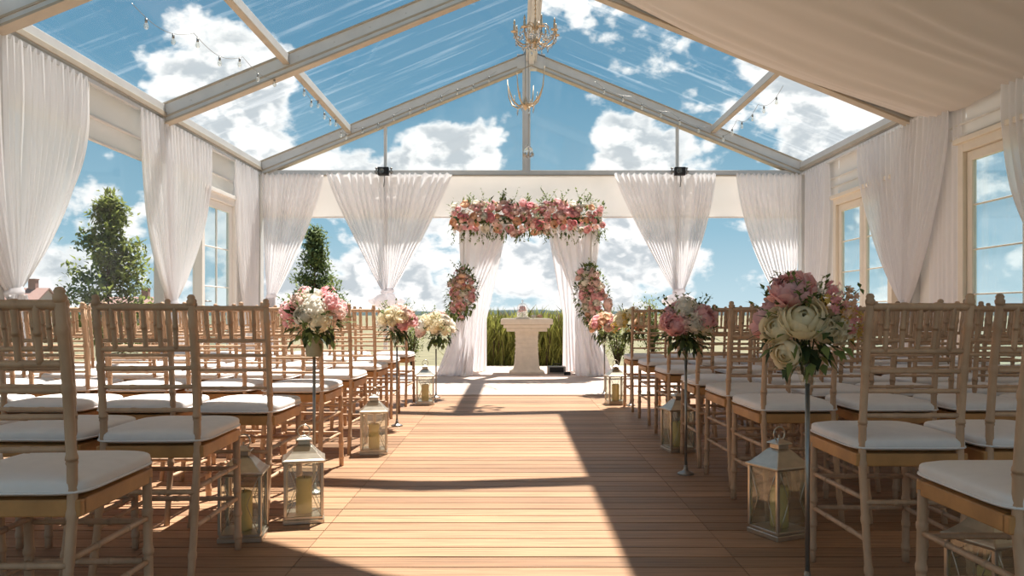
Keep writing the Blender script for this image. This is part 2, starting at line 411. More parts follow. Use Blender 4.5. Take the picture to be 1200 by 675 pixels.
# ------------------------------------------------------------------ curtains
def curtain(label, A, B, ztop, tie, ztie, nrm, folds, g=1.8, w=.12, tail='skirt', m='curtain', seed=0, flare=.5, amp=.045, group=None, zbot=.02, name='curtain', poufr=.23, g2=None):
    """A,B: top end points (x,y); tie: (x,y) gather point; g: how late the cloth sweeps in (g left edge, g2 right edge)"""
    A, B, T = Vector((*A, 0)), Vector((*B, 0)), Vector((*tie, 0)); n = Vector((*nrm, 0)); t = (B-A).normalized()
    g2 = g2 or g
    root = empty(name, (tie[0]+nrm[0]*.02, tie[1]+nrm[1]*.02, zbot), label, 'curtain', group)
    off = Vector(root.location); L = (B-A).length
    def fold(u, k):
        q = u*folds + .9*noise(u*folds*.35, seed) + .25*noise(u*9, seed+k*2)
        return math.sin(2*PI*q) + .35*math.sin(4*PI*q+seed)
    def fn(u, v):
        gg = g*(1-u)+g2*u
        s = v**gg
        p = A.lerp(B, u).lerp(T + t*(u-.5)*w, s)
        a = amp*(.45+.55*min(1, v*5))*(1-.45*s) * (.8+.5*noise(u*6, v*2, seed))
        z = ztop + (ztie-ztop)*v + (0.012*fold(u, 0) if v < .001 else 0)
        z -= .05*math.sin(PI*v)*s*abs(u-.5)
        return p + n*(a*fold(u, v) + .03 + .03*s*math.cos((u-.5)*PI)) + Vector((0,0,z)) - off
    mb = MB(); mb.grid(fn, int(folds*9), 44); mb.obj('cloth', M[m], root)
    tb = MB()
    def band(u, v):
        a = 2*PI*u; rr = 1 + .12*math.cos(PI*(v-.5)*2)
        return T + t*(w*.58*rr*math.cos(a)) + n*(.045 + (.055*rr)*math.sin(a)) + Vector((0,0,ztie+.035-.08*v + .01*math.cos(a))) - off
    tb.grid(band, 20, 5); tb.obj('tieback', M['drape'], root)
    if tail == 'skirt':
        def sk(u, v):
            e = 1-(1-v)**2
            p = T + t*(u-.5)*(w + flare*e)
            return p + n*(amp*(.6+.5*e)*fold(u, 0) + .05*(1-e) + .03) + Vector((0,0,ztie-.02+(zbot-ztie+.02)*v)) - off
        s = MB(); s.grid(sk, int(folds*8), 24); s.obj('skirt', M[m], root)
    elif tail == 'pouf':
        def pf(u, v):
            a = 2*PI*u; b = PI*v
            rr = poufr*(math.sin(b)**.8)*(1+.13*math.sin(a*9+2*noise(u*4, v*3, seed)) + .18*noise(math.cos(a)*2, math.sin(a)*2, v*3+seed))
            return T + t*(rr*math.cos(a)) + n*(.05+.75*rr*math.sin(a)) + Vector((0,0,ztie-.02-.27*v)) - off
        s = MB(); s.grid(pf, 72, 22); s.obj('pouf', M['drape'], root)
    return root
G1 = 'white curtains along the tent walls'
curtain('tall white curtain on left wall, nearest the camera, cut by the frame edge', (XL+.02, 5.15), (XL+.02, 7.22), ZE-.19, (XL+.04, 6.08), 1.03, (1,0), 22, 2.0, .14, seed=1, g2=2.2)
curtain('white curtain on left wall gathered low between the tree and french door', (XL+.02, 8.2), (XL+.02, 10.15), ZE-.19, (XL+.04, 8.92), .98, (1,0), 20, 2.3, .13, seed=2)
curtain('narrow white curtain on left wall between french door and corner post', (XL+.02, 11.0), (XL+.02, 11.95), ZE-.19, (XL+.04, 11.66), .7, (1,0), 10, 2.6, .42, seed=3, flare=.04)
curtain('white sheer curtain swept to the left rear corner beside the small tree', (XL+.06, YB-.07), (-2.84, YB-.07), ZG-.02, (XL+.22, YB-.09), 1.12, (0,-1), 12, 1.1, .13, flare=.12, m='voile', seed=4, g2=1.35)
curtain('white sheer curtain knotted into a ball, rear wall left of floral arch', (-2.80, YB-.07), (-.92, YB-.07), ZG-.02, (-1.88, YB-.09), 1.20, (0,-1), 18, 1.12, .16, 'pouf', 'voile', seed=5, amp=.05)
curtain('white sheer curtain knotted into a ball, rear wall right of floral arch', (1.50, YB-.07), (3.02, YB-.07), ZG-.02, (2.46, YB-.09), 1.20, (0,-1), 16, 1.15, .16, 'pouf', 'voile', seed=6, amp=.05, g2=1.5)
curtain('white sheer curtain swept to the right rear corner post', (3.32, YB-.07), (XR-.06, YB-.07), ZG-.02, (XR-.26, YB-.09), 1.0, (0,-1), 12, 1.7, .2, flare=.1, m='voile', seed=7, g2=1.2)
curtain('narrow white curtain on right wall beside the rear corner', (XR-.02, 11.95), (XR-.02, 11.1), ZE-.19, (XR-.04, 11.66), .7, (-1,0), 9, 2.4, .4, seed=8, flare=.04)
curtain('white curtain pulled to a V point between the two right windows', (XR-.02, 10.15), (XR-.02, 8.02), ZE-.19, (XR-.05, 8.85), .96, (-1,0), 22, 1.7, .12, seed=9, g2=1.6)
curtain('white curtain on right wall at the right frame edge', (XR-.02, 7.15), (XR-.02, 5.0), ZE-.19, (XR-.04, 6.1), 1.0, (-1,0), 20, 2.6, .13, seed=10)
# straight sheer hanging behind the V curtain
root = empty('curtain', (XR+.022, 8.25, 0), 'straight hanging white sheer behind the V curtain, right wall', 'curtain')
mb = MB(); mb.grid(lambda u, v: Vector((-.0+.009*math.sin(u*2*PI*7+noise(u*3)*2), -.34+.62*u, (ZE-.25)*(1-v)+.02*v)), 60, 10); mb.obj('cloth', M['voile'], root)

# ------------------------------------------------------------------ chairs
def ring(pts, r, nodes):
    """tube path with bamboo nodes: nodes are fractions along it"""
    P = [Vector(p) for p in pts]; seg = [(P[i+1]-P[i]).length for i in range(len(P)-1)]; tot = sum(seg)
    def at(t):
        d = t*tot
        for i, s_ in enumerate(seg):
            if d <= s_ or i == len(seg)-1: return P[i].lerp(P[i+1], min(1, d/s_))
            d -= s_
    ts = sorted(set([0, 1] + [k/10 for k in range(1, 10)]))
    st = [(t, r) for t in ts]
    for q in nodes:
        e = .007/tot
        st += [(q-2*e, r), (q-e, r*1.18), (q, r*1.22), (q+e, r*1.18), (q+2*e, r)]
    st = sorted((a, b) for a, b in st if 0 <= a <= 1)
    return [at(a) for a, b in st], [b for a, b in st]
CW = .148; SD = .36
def bam(mb, pts, r, nodes=(), n=8):
    p, rr = ring(pts, r, nodes); mb.tube(p, rr, n)
def post_mb(sx):
    mb = MB(); x = sx*CW
    pts = [(x*1.04, -.085, 0), (x*1.02, -.045, .18), (x, -.008, .40), (x, -.006, .50), (x, -.03, .72), (x, -.062, .895)]
    # refine into a smooth curve
    bam(mb, pts, .0122, (.12, .28, .46, .60, .78, .93))
    mb.lathe([(.011,.893),(.0145,.900),(.0152,.908),(.011,.914),(.0135,.919),(.009,.927),(.003,.929)], 8, (x, -.062, 0))
    return mb
def backx(z):
    zs = [(.40,-.008),(.50,-.006),(.72,-.03),(.895,-.062)]
    for (a, b), (c, d) in zip(zs, zs[1:]):
        if z <= c: return b+(d-b)*(z-a)/(c-a)
    return -.062
def rail_mb(z, r, nodes=(.33,.67)):
    mb = MB(); y = backx(z); bam(mb, [(-CW, y, z), (0, y-.008, z), (CW, y, z)], r*.88, nodes); return mb
def spindle_mb(k):
    mb = MB(); x = -CW + 2*CW*(k+1)/6
    bam(mb, [(x*.96, backx(.756)-.006, .756), (x, backx(.889)-.006, .889)], .0078, (.5,), 6); return mb
def fleg_mb(sx):
    mb = MB(); x = sx*(CW+.012)
    bam(mb, [(x*1.02, SD+.01, 0), (x, SD-.002, .42)], .0130, (.12,.32,.52,.78)); return mb
def frame_mb():
    mb = MB()
    hw = CW+.022
    def fn(cx, cy, dx, dy, z0, z1): mb.box((cx, cy, (z0+z1)/2), (dx, dy, z1-z0))
    fn(0, SD, 2*hw, .03, .405, .445); fn(0, .0, 2*hw, .028, .405, .445)
    fn(-hw+.013, SD/2, .026, SD, .405, .445); fn(hw-.013, SD/2, .026, SD, .405, .445)
    fn(0, SD/2, 2*hw-.02, SD-.02, .432, .446)
    return mb
def cushion_mb():
    mb = MB(); hw = CW+.032; hy = (SD+.055)/2; cy = SD/2+.002
    def se(t, e): return math.copysign(abs(t)**e, t)
    def fn(u, v):
        a = 2*PI*u; b = PI*(v-.5)
        cx = se(math.cos(b), .30)*se(math.cos(a), .28); sy = se(math.cos(b), .30)*se(math.sin(a), .28)
        z = se(math.sin(b), .55)*.024
        z += .007*math.cos(cx*PI/2)*math.cos(sy*PI/2)*(1 if z > 0 else 0) + (.0025*noise(cx*3, sy*3) if z > 0 else 0)
        return Vector((cx*hw, cy+sy*hy, .472+z))
    mb.grid(fn, 48, 16)
    mb.tube([(se(math.cos(2*PI*k/48), .28)*hw*1.003, cy+se(math.sin(2*PI*k/48), .28)*hy*1.003, .462) for k in range(49)], .0035, 5, caps=False)
    return mb
SIDES = [((-1,0,.31),), ((-1,0,.19),), ((1,0,.31),), ((1,0,.19),)]
def stretch_mb(kind):
    mb = MB()
    if kind[0] == 's':
        sx = -1 if kind[1] == 'l' else 1; z = .31 if kind[2] == 'u' else .19
        yb = -.022 if z > .25 else -.042
        bam(mb, [(sx*CW*1.01, yb, z), (sx*(CW+.012), SD, z)], .0085, (.3,.7), 6)
    else:
        y = SD+.003 if kind[0] == 'f' else -.03
        z = .30 if kind[1] == 'u' else .19
        bam(mb, [(-CW, y, z), (CW, y, z)], .0085, (.3,.7), 6)
    return mb
CM = {}
for sx in (-1, 1):
    CM['p%d' % sx] = post_mb(sx).mesh('back_post', M['chair']); CM['f%d' % sx] = fleg_mb(sx).mesh('front_leg', M['chair'])
CM['top'] = rail_mb(.889, .0125).mesh('top_rail', M['chair'])
RZ = (.756, .695, .635, .560)
for k, z in enumerate(RZ): CM['r%d' % k] = rail_mb(z, .0098 if k == 0 else .0080).mesh('back_rail', M['chair'])
for k in range(5): CM['s%d' % k] = spindle_mb(k).mesh('spindle', M['chair'])
CM['frame'] = frame_mb().mesh('seat_frame', M['frame_wood']); CM['cush'] = cushion_mb().mesh('cushion', M['cushion'])
SK = ('slu','sll','sru','srl','fu','fl','bu')
for k in SK: CM[k] = stretch_mb(k).mesh('stretcher', M['chair'])
def chair_parts(root, full):
    for sx in (-1, 1): put('back_post', CM['p%d' % sx], root); put('front_leg', CM['f%d' % sx], root)
    put('top_rail', CM['top'], root)
    for k in range(4): put('back_rail', CM['r%d' % k], root)
    for k in range(5): put('spindle', CM['s%d' % k], root)
    bev(put('seat_frame', CM['frame'], root), .004); put('cushion', CM['cush'], root)
    for k in SK: put('stretcher', CM[k], root)
proto = empty('chiavari_chair', (0,0,0), 'x', 'chair'); chair_parts(proto, True)
ORD = ['aisle','second','third','fourth','fifth','sixth','seventh','eighth','ninth']
ROW = ['first','second','third','fourth','fifth','sixth','seventh','eighth','ninth']
LROWS = [1.79, 2.55, 3.32, 4.20, 5.00, 5.83, 6.68, 7.55]
RROWS = [1.64, 2.42, 3.36, 3.95, 4.58, 5.45, 6.30, 7.15]
first = True; rc = random.Random(5)
for side, rows in ((-1, LROWS), (1, RROWS)):
    xa = 1.01 if side < 0 else 1.055
    lim = 3.6 if side < 0 else 4.1
    for ri, y in enumerate(rows):
        k = 0
        while True:
            xin = xa + k*.415
            if xin + 2*CW > lim: break
            # leave out chairs wholly outside the frame
            if side*0 + 602*(y+.42)/F + .05 < xin: break
            cx = side*(xin + CW)
            o = proto if first else copy_tree(proto); first = False
            o.location = (cx + rc.uniform(-.008,.008), y + .06 + rc.uniform(-.012,.012) + (k*.012), 0)
            o.rotation_euler = (0, 0, math.radians(rc.uniform(-2.0, 2.0) + (0 if k else 0)))
            sd = 'left' if side < 0 else 'right'
            seat = 'aisle seat' if k == 0 else ORD[k] + ' seat from the aisle'
            tag(o, 'limewashed bamboo-style chair, %s of %s row back from camera, %s block' % (seat, ROW[ri], sd), 'chair', 'chairs in the %s block' % sd)
            k += 1

# ------------------------------------------------------------------ flowers
def petals(layers, R, seed, ruffle=.06, nu=4, nv=4):
    mb = MB(); r = random.Random(seed)
    for (fr, th1, cnt, wid, fl) in layers:
        ph0 = r.random()*6.28
        for k in range(cnt):
            ph = ph0 + 2*PI*k/cnt + r.uniform(-.15,.15); rr = R*fr*r.uniform(.93,1.05); t1 = math.radians(th1 + r.uniform(-8, 8)); sd = r.random()*50
            def fn(u, v, ph=ph, rr=rr, t1=t1, sd=sd):
                s = (u-.5)*2; th = math.radians(155) + (t1 - math.radians(155))*v*(1-.10*s*s)
                hw = wid*math.sin(PI*min(1., .16+.62*v))**.8
                a = ph + s*hw/max(.35, abs(math.sin(th))**.5)
                q = rr*(1 + fl*v*v + ruffle*noise(s*2.5+sd, v*2) * (.4+v) - .06*s*s)
                return Vector((q*math.sin(th)*math.cos(a), q*math.sin(th)*math.sin(a), q*math.cos(th)*.9 + R*.1))
            mb.grid(fn, nu, nv)
    return mb
def rose_mesh(name, m, seed, R=1.0): return petals([(.38,12,3,1.1,.0),(.56,22,4,.95,.03),(.74,38,5,.85,.08),(.90,54,5,.85,.14),(1.0,76,6,.8,.18)], R, seed).mesh(name, m)
def peony_mesh(name, m, seed, R=1.0): return petals([(.40,5,4,.9,.05),(.55,15,6,.7,.08),(.70,24,7,.6,.1),(.84,36,8,.55,.1),(.95,50,8,.5,.2),(1.02,74,9,.5,.3),(1.02,100,8,.5,.25)], R, seed, .26).mesh(name, m)
def hyd_mesh(name, m, seed, R=1.0, n=46):
    mb = MB(); r = random.Random(seed)
    for k in range(n):
        z = 1-1.75*(k+.5)/n; a = k*2.39996; q = math.sqrt(max(0, 1-z*z)); d = Vector((q*math.cos(a), q*math.sin(a), z)); d = (d + Vector((r.uniform(-.12,.12),)*3)).normalized()
        x = d.orthogonal().normalized(); yv = d.cross(x); c = d*R*r.uniform(.82,1.0); a0 = r.random()*6
        for j in range(4):
            b = a0 + j*PI/2; e = x*math.cos(b)+yv*math.sin(b); f = x*math.cos(b+.8)+yv*math.sin(b+.8); g = x*math.cos(b-.8)+yv*math.sin(b-.8)
            s = .24*R
            mb.add([c - d*.08*R, c+f*s*.62+d*.02, c+e*s+d*.035*R, c+g*s*.62+d*.02], [(0,1,2,3)], 0, True)
    mb.ball((0,0,-.05*R), .74*R, 10, 7)
    return mb.mesh(name, m)
def small_mesh(name, m, seed, R=1.0):
    mb = MB(); r = random.Random(seed)
    for k in range(9):
        d = Vector((r.uniform(-1,1), r.uniform(-1,1), r.uniform(-.1,1))).normalized(); c = d*R*r.uniform(.5,1); x = d.orthogonal().normalized(); yv = d.cross(x)
        for j in range(5):
            b = j*2*PI/5; e = x*math.cos(b)+yv*math.sin(b); f = x*math.cos(b+.55)+yv*math.sin(b+.55); g = x*math.cos(b-.55)+yv*math.sin(b-.55); s = .42*R
            mb.add([c, c+f*s*.6+d*.08*R, c+e*s+d*.1*R, c+g*s*.6+d*.08*R], [(0,1,2,3)], 0, True)
        mb.tube([(0,0,-R*.4), c], .03*R, 4, caps=False)
    return mb.mesh(name, m)
BL = {
 'peony_pink': [peony_mesh('peony', M['pink'], s) for s in (1,2)], 'peony_rose': [peony_mesh('peony', M['rosep'], s) for s in (3,4)],
 'peony_blush': [peony_mesh('peony', M['blush'], s) for s in (5,6)], 'rose_cream': [rose_mesh('rose', M['cream'], s) for s in (7,8,9)],
 'rose_white': [rose_mesh('rose', M['whitep'], s) for s in (10,11)], 'rose_peach': [rose_mesh('rose', M['peach'], s) for s in (12,)],
 'rose_pink': [rose_mesh('rose', M['pink'], s) for s in (13,14)], 'hyd_white': [hyd_mesh('hydrangea', M['whitep'], 15)],
 'hyd_cream': [hyd_mesh('hydrangea', M['cream'], 16)], 'hyd_pink': [hyd_mesh('hydrangea', M['pink'], 17)], 'hyd_blush': [hyd_mesh('hydrangea', M['blush'], 18)],
 'small_pink': [small_mesh('blossom_spray', M['rosep'], 19)], 'small_yellow': [small_mesh('blossom_spray', M['yellow'], 20)], 'small_white': [small_mesh('blossom_spray', M['whitep'], 21)], 'small_peach': [small_mesh('blossom_spray', M['peach'], 22)],
}
NM = {'peony':'peony','rose':'rose','hyd':'hydrangea','small':'blossom_spray'}
def bloom(parent, kind, p, r, out, rr):
    me = rr.choice(BL[kind]); d = Vector(out).normalized()
    e = d.to_track_quat('Z', 'Y').to_euler()
    return put(NM[kind.split('_')[0]], me, parent, p, e, r)
def foliage_mb(c, R, n, rr, sc=(1,1,1), L=.06, W=.028, bias=None, mats=2):
    mb = MB()
    for k in range(n):
        d = Vector((rr.gauss(0,1), rr.gauss(0,1), rr.gauss(0,1))).normalized()
        if bias: d = (d + Vector(bias)*rr.random()).normalized()
        p = Vector(c) + Vector((d.x*R*sc[0], d.y*R*sc[1], d.z*R*sc[2]))*rr.uniform(.55,1.0)
        dd = (d + Vector((rr.uniform(-.7,.7), rr.uniform(-.7,.7), rr.uniform(-.7,.5)))).normalized()
        mb.leaf(p, dd, Vector((rr.uniform(-.3,.3), rr.uniform(-.3,.3), 1)), L*rr.uniform(.6,1.3), W*rr.uniform(.7,1.2), 0 if rr.random() < .55 else 1)
    return mb
def sprig(mb, p, d, L, rr, mi=0, lw=.016):
    p = Vector(p); d = Vector(d).normalized(); pts = []
    bx = Vector((rr.uniform(-.4,.4), rr.uniform(-.4,.4), rr.uniform(-.1,.5)))
    for k in range(7): pts.append(p + d*L*k/6 + bx*L*(k/6)**2*.5)
    mb.tube(pts, [.0022-.0002*k for k in range(7)], 4, mi)
    for k in range(2, 7):
        for s in (-1, 1):
            e = (d*.6 + Vector((rr.uniform(-1,1), rr.uniform(-1,1), rr.uniform(-.6,.8)))).normalized()
            mb.leaf(pts[k], e, Vector((0,0,1)), lw*rr.uniform(1.3,2.1), lw*rr.uniform(.7,1.), mi)
def stand(loc, ztop, label, rbase=.045):
    root = empty('flower_stand', loc, label, 'stand', 'flower stands along the aisle')
    mb = MB(); mb.tube([(0,0,.01), (0,0,ztop)], .0075, 10); mb.obj('pole', M['steel'], root)
    mb = MB(); mb.lathe([(rbase,0),(rbase,.006),(rbase*.8,.012),(.018,.018),(.011,.03),(.009,.05)], 20); mb.obj('base', M['steel'], root)
    return root
def arrangement(loc, label, blooms, seed, R, nf=130, pot=True, dark=True, sprigs=10, sc=(1,1,.8)):
    """loc = bottom of the pot; blooms: (dx, dz, dy, r, kind) measured from the flower centre"""
    rr = random.Random(seed); zc = .12 + R*.55
    root = empty('flower_arrangement', loc, label, 'flowers', 'flower arrangements along the aisle')
    c = Vector((0, 0, zc))
    if pot:
        mb = MB(); mb.lathe([(.034,0),(.036,.004),(.046,.085),(.049,.088),(.049,.098),(.043,.098),(.040,.06),(.0,.055)], 20); mb.obj('pot', M['pot'], root)
    else:
        mb = MB(); mb.lathe([(.012,0),(.02,.01),(.034,.05),(.045,.10),(.041,.10),(.03,.05),(.0,.03)], 18); mb.obj('vase', M['lglass'], root)
    for (dx, dz, dy, r, kind) in blooms:
        p = c + Vector((dx, dy, dz)); o = (p - c) + Vector((0, -.03, .04)); bloom(root, kind, p, r, o, rr)
    fm = foliage_mb(c - Vector((0,0,R*.2)), R, nf, rr, sc, L=R*.42, W=R*.2)
    for k in range(nf//4):       # leaves hanging round the pot
        a = rr.random()*6.28; p = Vector((math.cos(a)*.04, math.sin(a)*.04, .10+rr.random()*.05)); d = Vector((math.cos(a), math.sin(a), rr.uniform(-1.2,.3)))
        fm.leaf(p, d, Vector((0,0,1)), R*rr.uniform(.4,.7), R*.2, 0 if rr.random() < .7 else 1)
    for k in range(sprigs):
        a = rr.random()*6.28; d = Vector((math.cos(a)*.8, math.sin(a)*.8, rr.uniform(.2,1.3))); sprig(fm, c + d.normalized()*R*.5, d, R*.75, rr, 1)
    for k in range(14): fm.tube([(rr.uniform(-.02,.02), rr.uniform(-.02,.02), .04), c + Vector((rr.uniform(-.5,.5)*R, rr.uniform(-.5,.5)*R, 0))], .002, 4, 0)
    fm.obj('foliage', [M['fold'], M['fol']], root)
    return root
def auto_blooms(seed, R, kinds, n, rmin, rmax, sc=(1,1,.85)):
    rr = random.Random(seed); out = []
    for k in range(n):
        z = 1 - 1.25*(k+.5)/n; a = k*2.39996 + rr.uniform(-.3,.3); q = math.sqrt(max(0, 1-z*z))
        r = rr.uniform(rmin, rmax)
        out.append((q*math.cos(a)*(R-r*.5)*sc[0], z*(R-r*.5)*sc[2], q*math.sin(a)*(R-r*.5)*sc[1], r, rr.choice(kinds)))
    return out
# right, nearest: pink peony above cream roses
def sid(loc, ztop, slabel, blabel, blooms, seed, R, pot=True, **kw):
    stand(loc, ztop+.012, slabel); arrangement((loc[0], loc[1], ztop), blabel, blooms, seed, R, pot=pot, **kw)
B = [(-.062,.108,-.04,.058,'peony_pink'), (-.045,.02,-.09,.068,'rose_cream'), (-.105,-.005,-.04,.056,'rose_cream'), (.02,-.005,-.095,.052,'rose_cream'), (-.085,-.085,-.06,.046,'rose_cream'),
     (.075,-.01,-.08,.052,'hyd_cream'), (.06,.085,-.05,.034,'small_pink'), (.10,.07,-.06,.032,'small_peach'), (.085,.03,-.10,.03,'small_yellow'), (.115,.02,-.05,.034,'small_pink'), (.04,.11,0,.03,'small_white'), (.12,-.05,-.05,.03,'small_peach'),
     (.09,.10,.03,.034,'small_white'), (.03,.07,-.09,.028,'small_yellow'), (-.03,.06,.08,.06,'rose_cream'), (.08,0,.09,.06,'hyd_cream'), (-.09,.02,.08,.06,'peony_pink'), (.13,.05,.0,.03,'small_pink'), (.07,.045,-.115,.034,'small_peach'), (.10,.0,-.10,.034,'small_pink'), (.115,-.02,-.085,.032,'small_yellow'), (.05,.06,-.11,.032,'small_pink'), (.12,.09,-.03,.032,'small_peach'), (.065,.115,-.03,.03,'small_pink'), (.14,.02,-.02,.03,'small_yellow')]
sid((.935, 2.58, 0), .635, 'thin steel pole in front of the right aisle chairs, nearest the camera', 'large cream rose bouquet with one pink peony on top, right foreground', B, 31, .14, pot=False, nf=170, sprigs=26)
B = auto_blooms(7, .14, ['peony_pink','hyd_white','hyd_blush','rose_pink','rose_white','hyd_cream','small_pink'], 20, .030, .048)
B += [(-.01,.09,-.06,.064,'hyd_white'), (.08,.04,-.09,.055,'peony_pink'), (-.075,.0,-.10,.052,'peony_pink'), (.02,-.0,-.13,.045,'rose_white')]
sid((.93, 4.38, 0), .61, 'thin steel pole with round foot beside middle lantern, right of aisle', 'pink and white bouquet on a pole by the middle right lantern', B, 32, .145, pot=False, nf=200, sprigs=18)
B = auto_blooms(8, .16, ['rose_cream','hyd_cream','rose_peach','small_yellow','rose_cream'], 18, .04, .065)
sid((1.10, 7.62, 0), .56, 'thin steel pole under cream bouquet near right front row', 'cream and peach bouquet with dark leaves near the front row, right', B, 33, .16, pot=False)
B = auto_blooms(9, .16, ['rose_peach','peony_blush','small_peach','rose_pink'], 18, .04, .06)
sid((.98, 8.75, 0), .52, 'thin steel pole under peach bouquet beside right arch drape', 'peach and blush bouquet touching the right arch drape', B, 34, .16, pot=False)
# left
B = [(-.105,.02,-.05,.050,'hyd_pink'), (-.06,.06,-.06,.048,'hyd_blush'), (-.10,-.03,-.06,.04,'small_pink'), (.025,.03,-.10,.062,'hyd_white'), (.05,-.03,-.10,.060,'hyd_cream'), (.0,.085,-.03,.05,'rose_white'),
     (.09,.06,-.05,.050,'hyd_pink'), (.12,.01,-.04,.044,'hyd_blush'), (.06,.10,0,.045,'small_pink'), (-.05,.09,.03,.05,'hyd_pink'), (.02,.02,.09,.06,'hyd_white'), (-.08,.0,.08,.055,'hyd_pink'), (.1,.03,.07,.05,'hyd_pink'), (-.02,.0,-.11,.045,'rose_white')]
sid((-.965, 3.92, 0), .66, 'thin steel pole holding zinc pot behind nearest left lantern', 'pink and white hydrangea bouquet in a zinc pot, left of aisle', B, 35, .15, nf=150, sprigs=12)
B = auto_blooms(11, .145, ['peony_pink','rose_cream','hyd_cream','peony_blush','rose_cream','hyd_white'], 20, .034, .056)
sid((-.90, 6.25, 0), .60, 'thin steel pole beside second bouquet, left of aisle', 'pink and cream bouquet above middle left lantern', B, 36, .145, pot=False, sprigs=16)
B = auto_blooms(12, .19, ['hyd_white','rose_white','peony_blush','hyd_cream'], 20, .045, .07)
sid((-.80, 8.35, 0), .49, 'thin steel pole under white bouquet by the left arch drape', 'white and blush trailing bouquet beside the left arch drape', B, 37, .19, pot=False, sprigs=16)

# ------------------------------------------------------------------ lanterns with candles
def lantern_mesh():
    w = .074; hb = .018; ht = .255; P = {}
    mb = MB(); mb.box((0,0,.009), (2*w+.018, 2*w+.018, .018)); mb.box((0,0,.024), (2*w+.006, 2*w+.006, .012)); P['base'] = (mb.mesh('base', M['silver']), 1)
    for k, (sx, sy) in enumerate(((-1,-1),(1,-1),(1,1),(-1,1))):
        mb = MB(); mb.box((sx*w, sy*w, (.03+ht)/2), (.013, .013, ht-.03)); P['post%d' % k] = (mb.mesh('corner_post', M['silver']), 1)
    for k in range(4):
        R = Matrix.Rotation(k*PI/2, 3, 'Z'); mb = MB(); mb.box(R @ Vector((0, -w, (.03+ht)/2)), (2*w-.012, .003, ht-.03), R); P['pane%d' % k] = (mb.mesh('pane', M['lglass']), 0)
        mb = MB()
        a, b = R @ Vector((-w+.006, -w-.004, .035)), R @ Vector((w-.006, -w-.004, ht-.01)); c, d = R @ Vector((w-.006, -w-.004, .035)), R @ Vector((-w+.006, -w-.004, ht-.01))
        mid = (a+b)/2 + (R @ Vector((0,.0,0)))
        bw = R @ Vector((.012, 0, 0))
        mb.tube([a, (a*.75+b*.25)-bw, mid-bw*2.2, (d*.75+c*.25)-bw, d], .0016, 5); mb.tube([c, (c*.75+d*.25)+bw, mid+bw*2.2, (b*.75+a*.25)+bw, b], .0016, 5)
        P['wire%d' % k] = (mb.mesh('wire_cross', M['silver']), 0)
    mb = MB(); q = math.sqrt(2)
    mb.lathe([((w+.012)*q, ht-.004), ((w+.014)*q, ht+.006), ((w+.002)*q, ht+.012), (.056*q, ht+.032), (.036*q, ht+.056), (.024*q, ht+.066)], 4, smooth=False, rot=PI/4)
    mb.lathe([(.024*q, ht+.064), (.024*q, ht+.082)], 4, smooth=False, rot=PI/4); mb.lathe([(.034*q, ht+.082), (.034*q, ht+.086), (.004, ht+.104)], 4, smooth=False, rot=PI/4)
    P['roof'] = (mb.mesh('roof', M['silver']), 1)
    mb = MB(); mb.tube([(.026*math.cos(a), 0, ht+.118+.026*math.sin(a)) for a in [2*PI*k/20 for k in range(21)]], .003, 6, caps=False); mb.tube([(0,0,ht+.10), (0,0,ht+.115)], .004, 6)
    P['ring'] = (mb.mesh('ring_handle', M['silver']), 0)
    return P
LP = lantern_mesh()
def candle_meshes():
    mb = MB(); mb.lathe([(.031,0),(.033,.003),(.033,.140),(.031,.147),(.027,.149),(.012,.141),(0,.140)], 20); a = mb.mesh('wax', M['wax'])
    mb = MB(); mb.tube([(0,0,.137),(.001,0,.149),(.004,0,.159)], .0014, 5); return a, mb.mesh('wick', M['wick'])
CA, CWk = candle_meshes()
def lantern(x, y, rz, lab, s=1.0):
    root = empty('lantern', (x, y, 0), lab, 'lantern', 'metal lanterns lining the aisle', rz)
    for key, (me, bv) in LP.items():
        o = put(me.name.split('.')[0], me, root, sc=s)
        if bv: bev(o, .002, 1)
    c = empty('pillar_candle', (x, y, .0305*s), 'ivory pillar candle inside the ' + lab.split(' lantern')[0].replace('silver ', '') + ' lantern' + lab.split(' lantern')[1], 'candle', 'candles in the aisle lanterns')
    put('wax', CA, c, sc=s); put('wick', CWk, c, sc=s)
lantern(-.885, 3.42, math.radians(14), 'silver lantern at nearest left bouquet pole, door to aisle', 1.0)
lantern(-1.05, 3.15, math.radians(8), 'silver lantern half hidden by nearest left chairs', 1.0)
lantern(-.87, 5.05, math.radians(8), 'silver lantern second along left aisle edge', 1.02)
lantern(-.85, 7.78, math.radians(6), 'silver lantern at far end of left aisle edge', 1.05)
lantern(1.045, 3.19, math.radians(24), 'silver lantern largest, right aisle behind near bouquet pole', 1.06)
lantern(1.04, 5.14, math.radians(12), 'silver lantern right aisle beside pole with round foot', 1.02)
lantern(.98, 7.80, math.radians(8), 'silver lantern at far end of right aisle edge', 1.05)
lantern(1.30, 2.21, math.radians(20), 'silver lantern behind legs of bottom right chair', 1.0)

# ------------------------------------------------------------------ floral arch
AX0, AX1, AY0, AY1, AZ = -.68, 1.06, 11.12, 12.02, 2.12
arch = empty('wedding_arch', ((AX0+AX1)/2, (AY0+AY1)/2, .009), 'white draped four post wedding arch behind the altar table aisle end', 'arch')
ao = Vector(arch.location)
def loc(p): return Vector(p) - ao
for x in (AX0, AX1):
    for yv in (AY0, AY1):
        mb = MB(); mb.tube([loc((x, yv, .012)), loc((x, yv, AZ))], .02, 10); mb.lathe([(.09,0),(.09,.01),(.03,.016),(.022,.04)], 18, loc((x, yv, .010))); mb.obj('post', M['joinery_white'], arch)
mb = MB()
for yv in (AY0, AY1): mb.tube([loc((AX0-.02, yv, AZ)), loc((AX1+.02, yv, AZ))], .018, 8)
for x in (AX0, AX1): mb.tube([loc((x, AY0-.02, AZ)), loc((x, AY1+.02, AZ))], .018, 8)
mb.obj('top_frame', M['joinery_white'], arch)
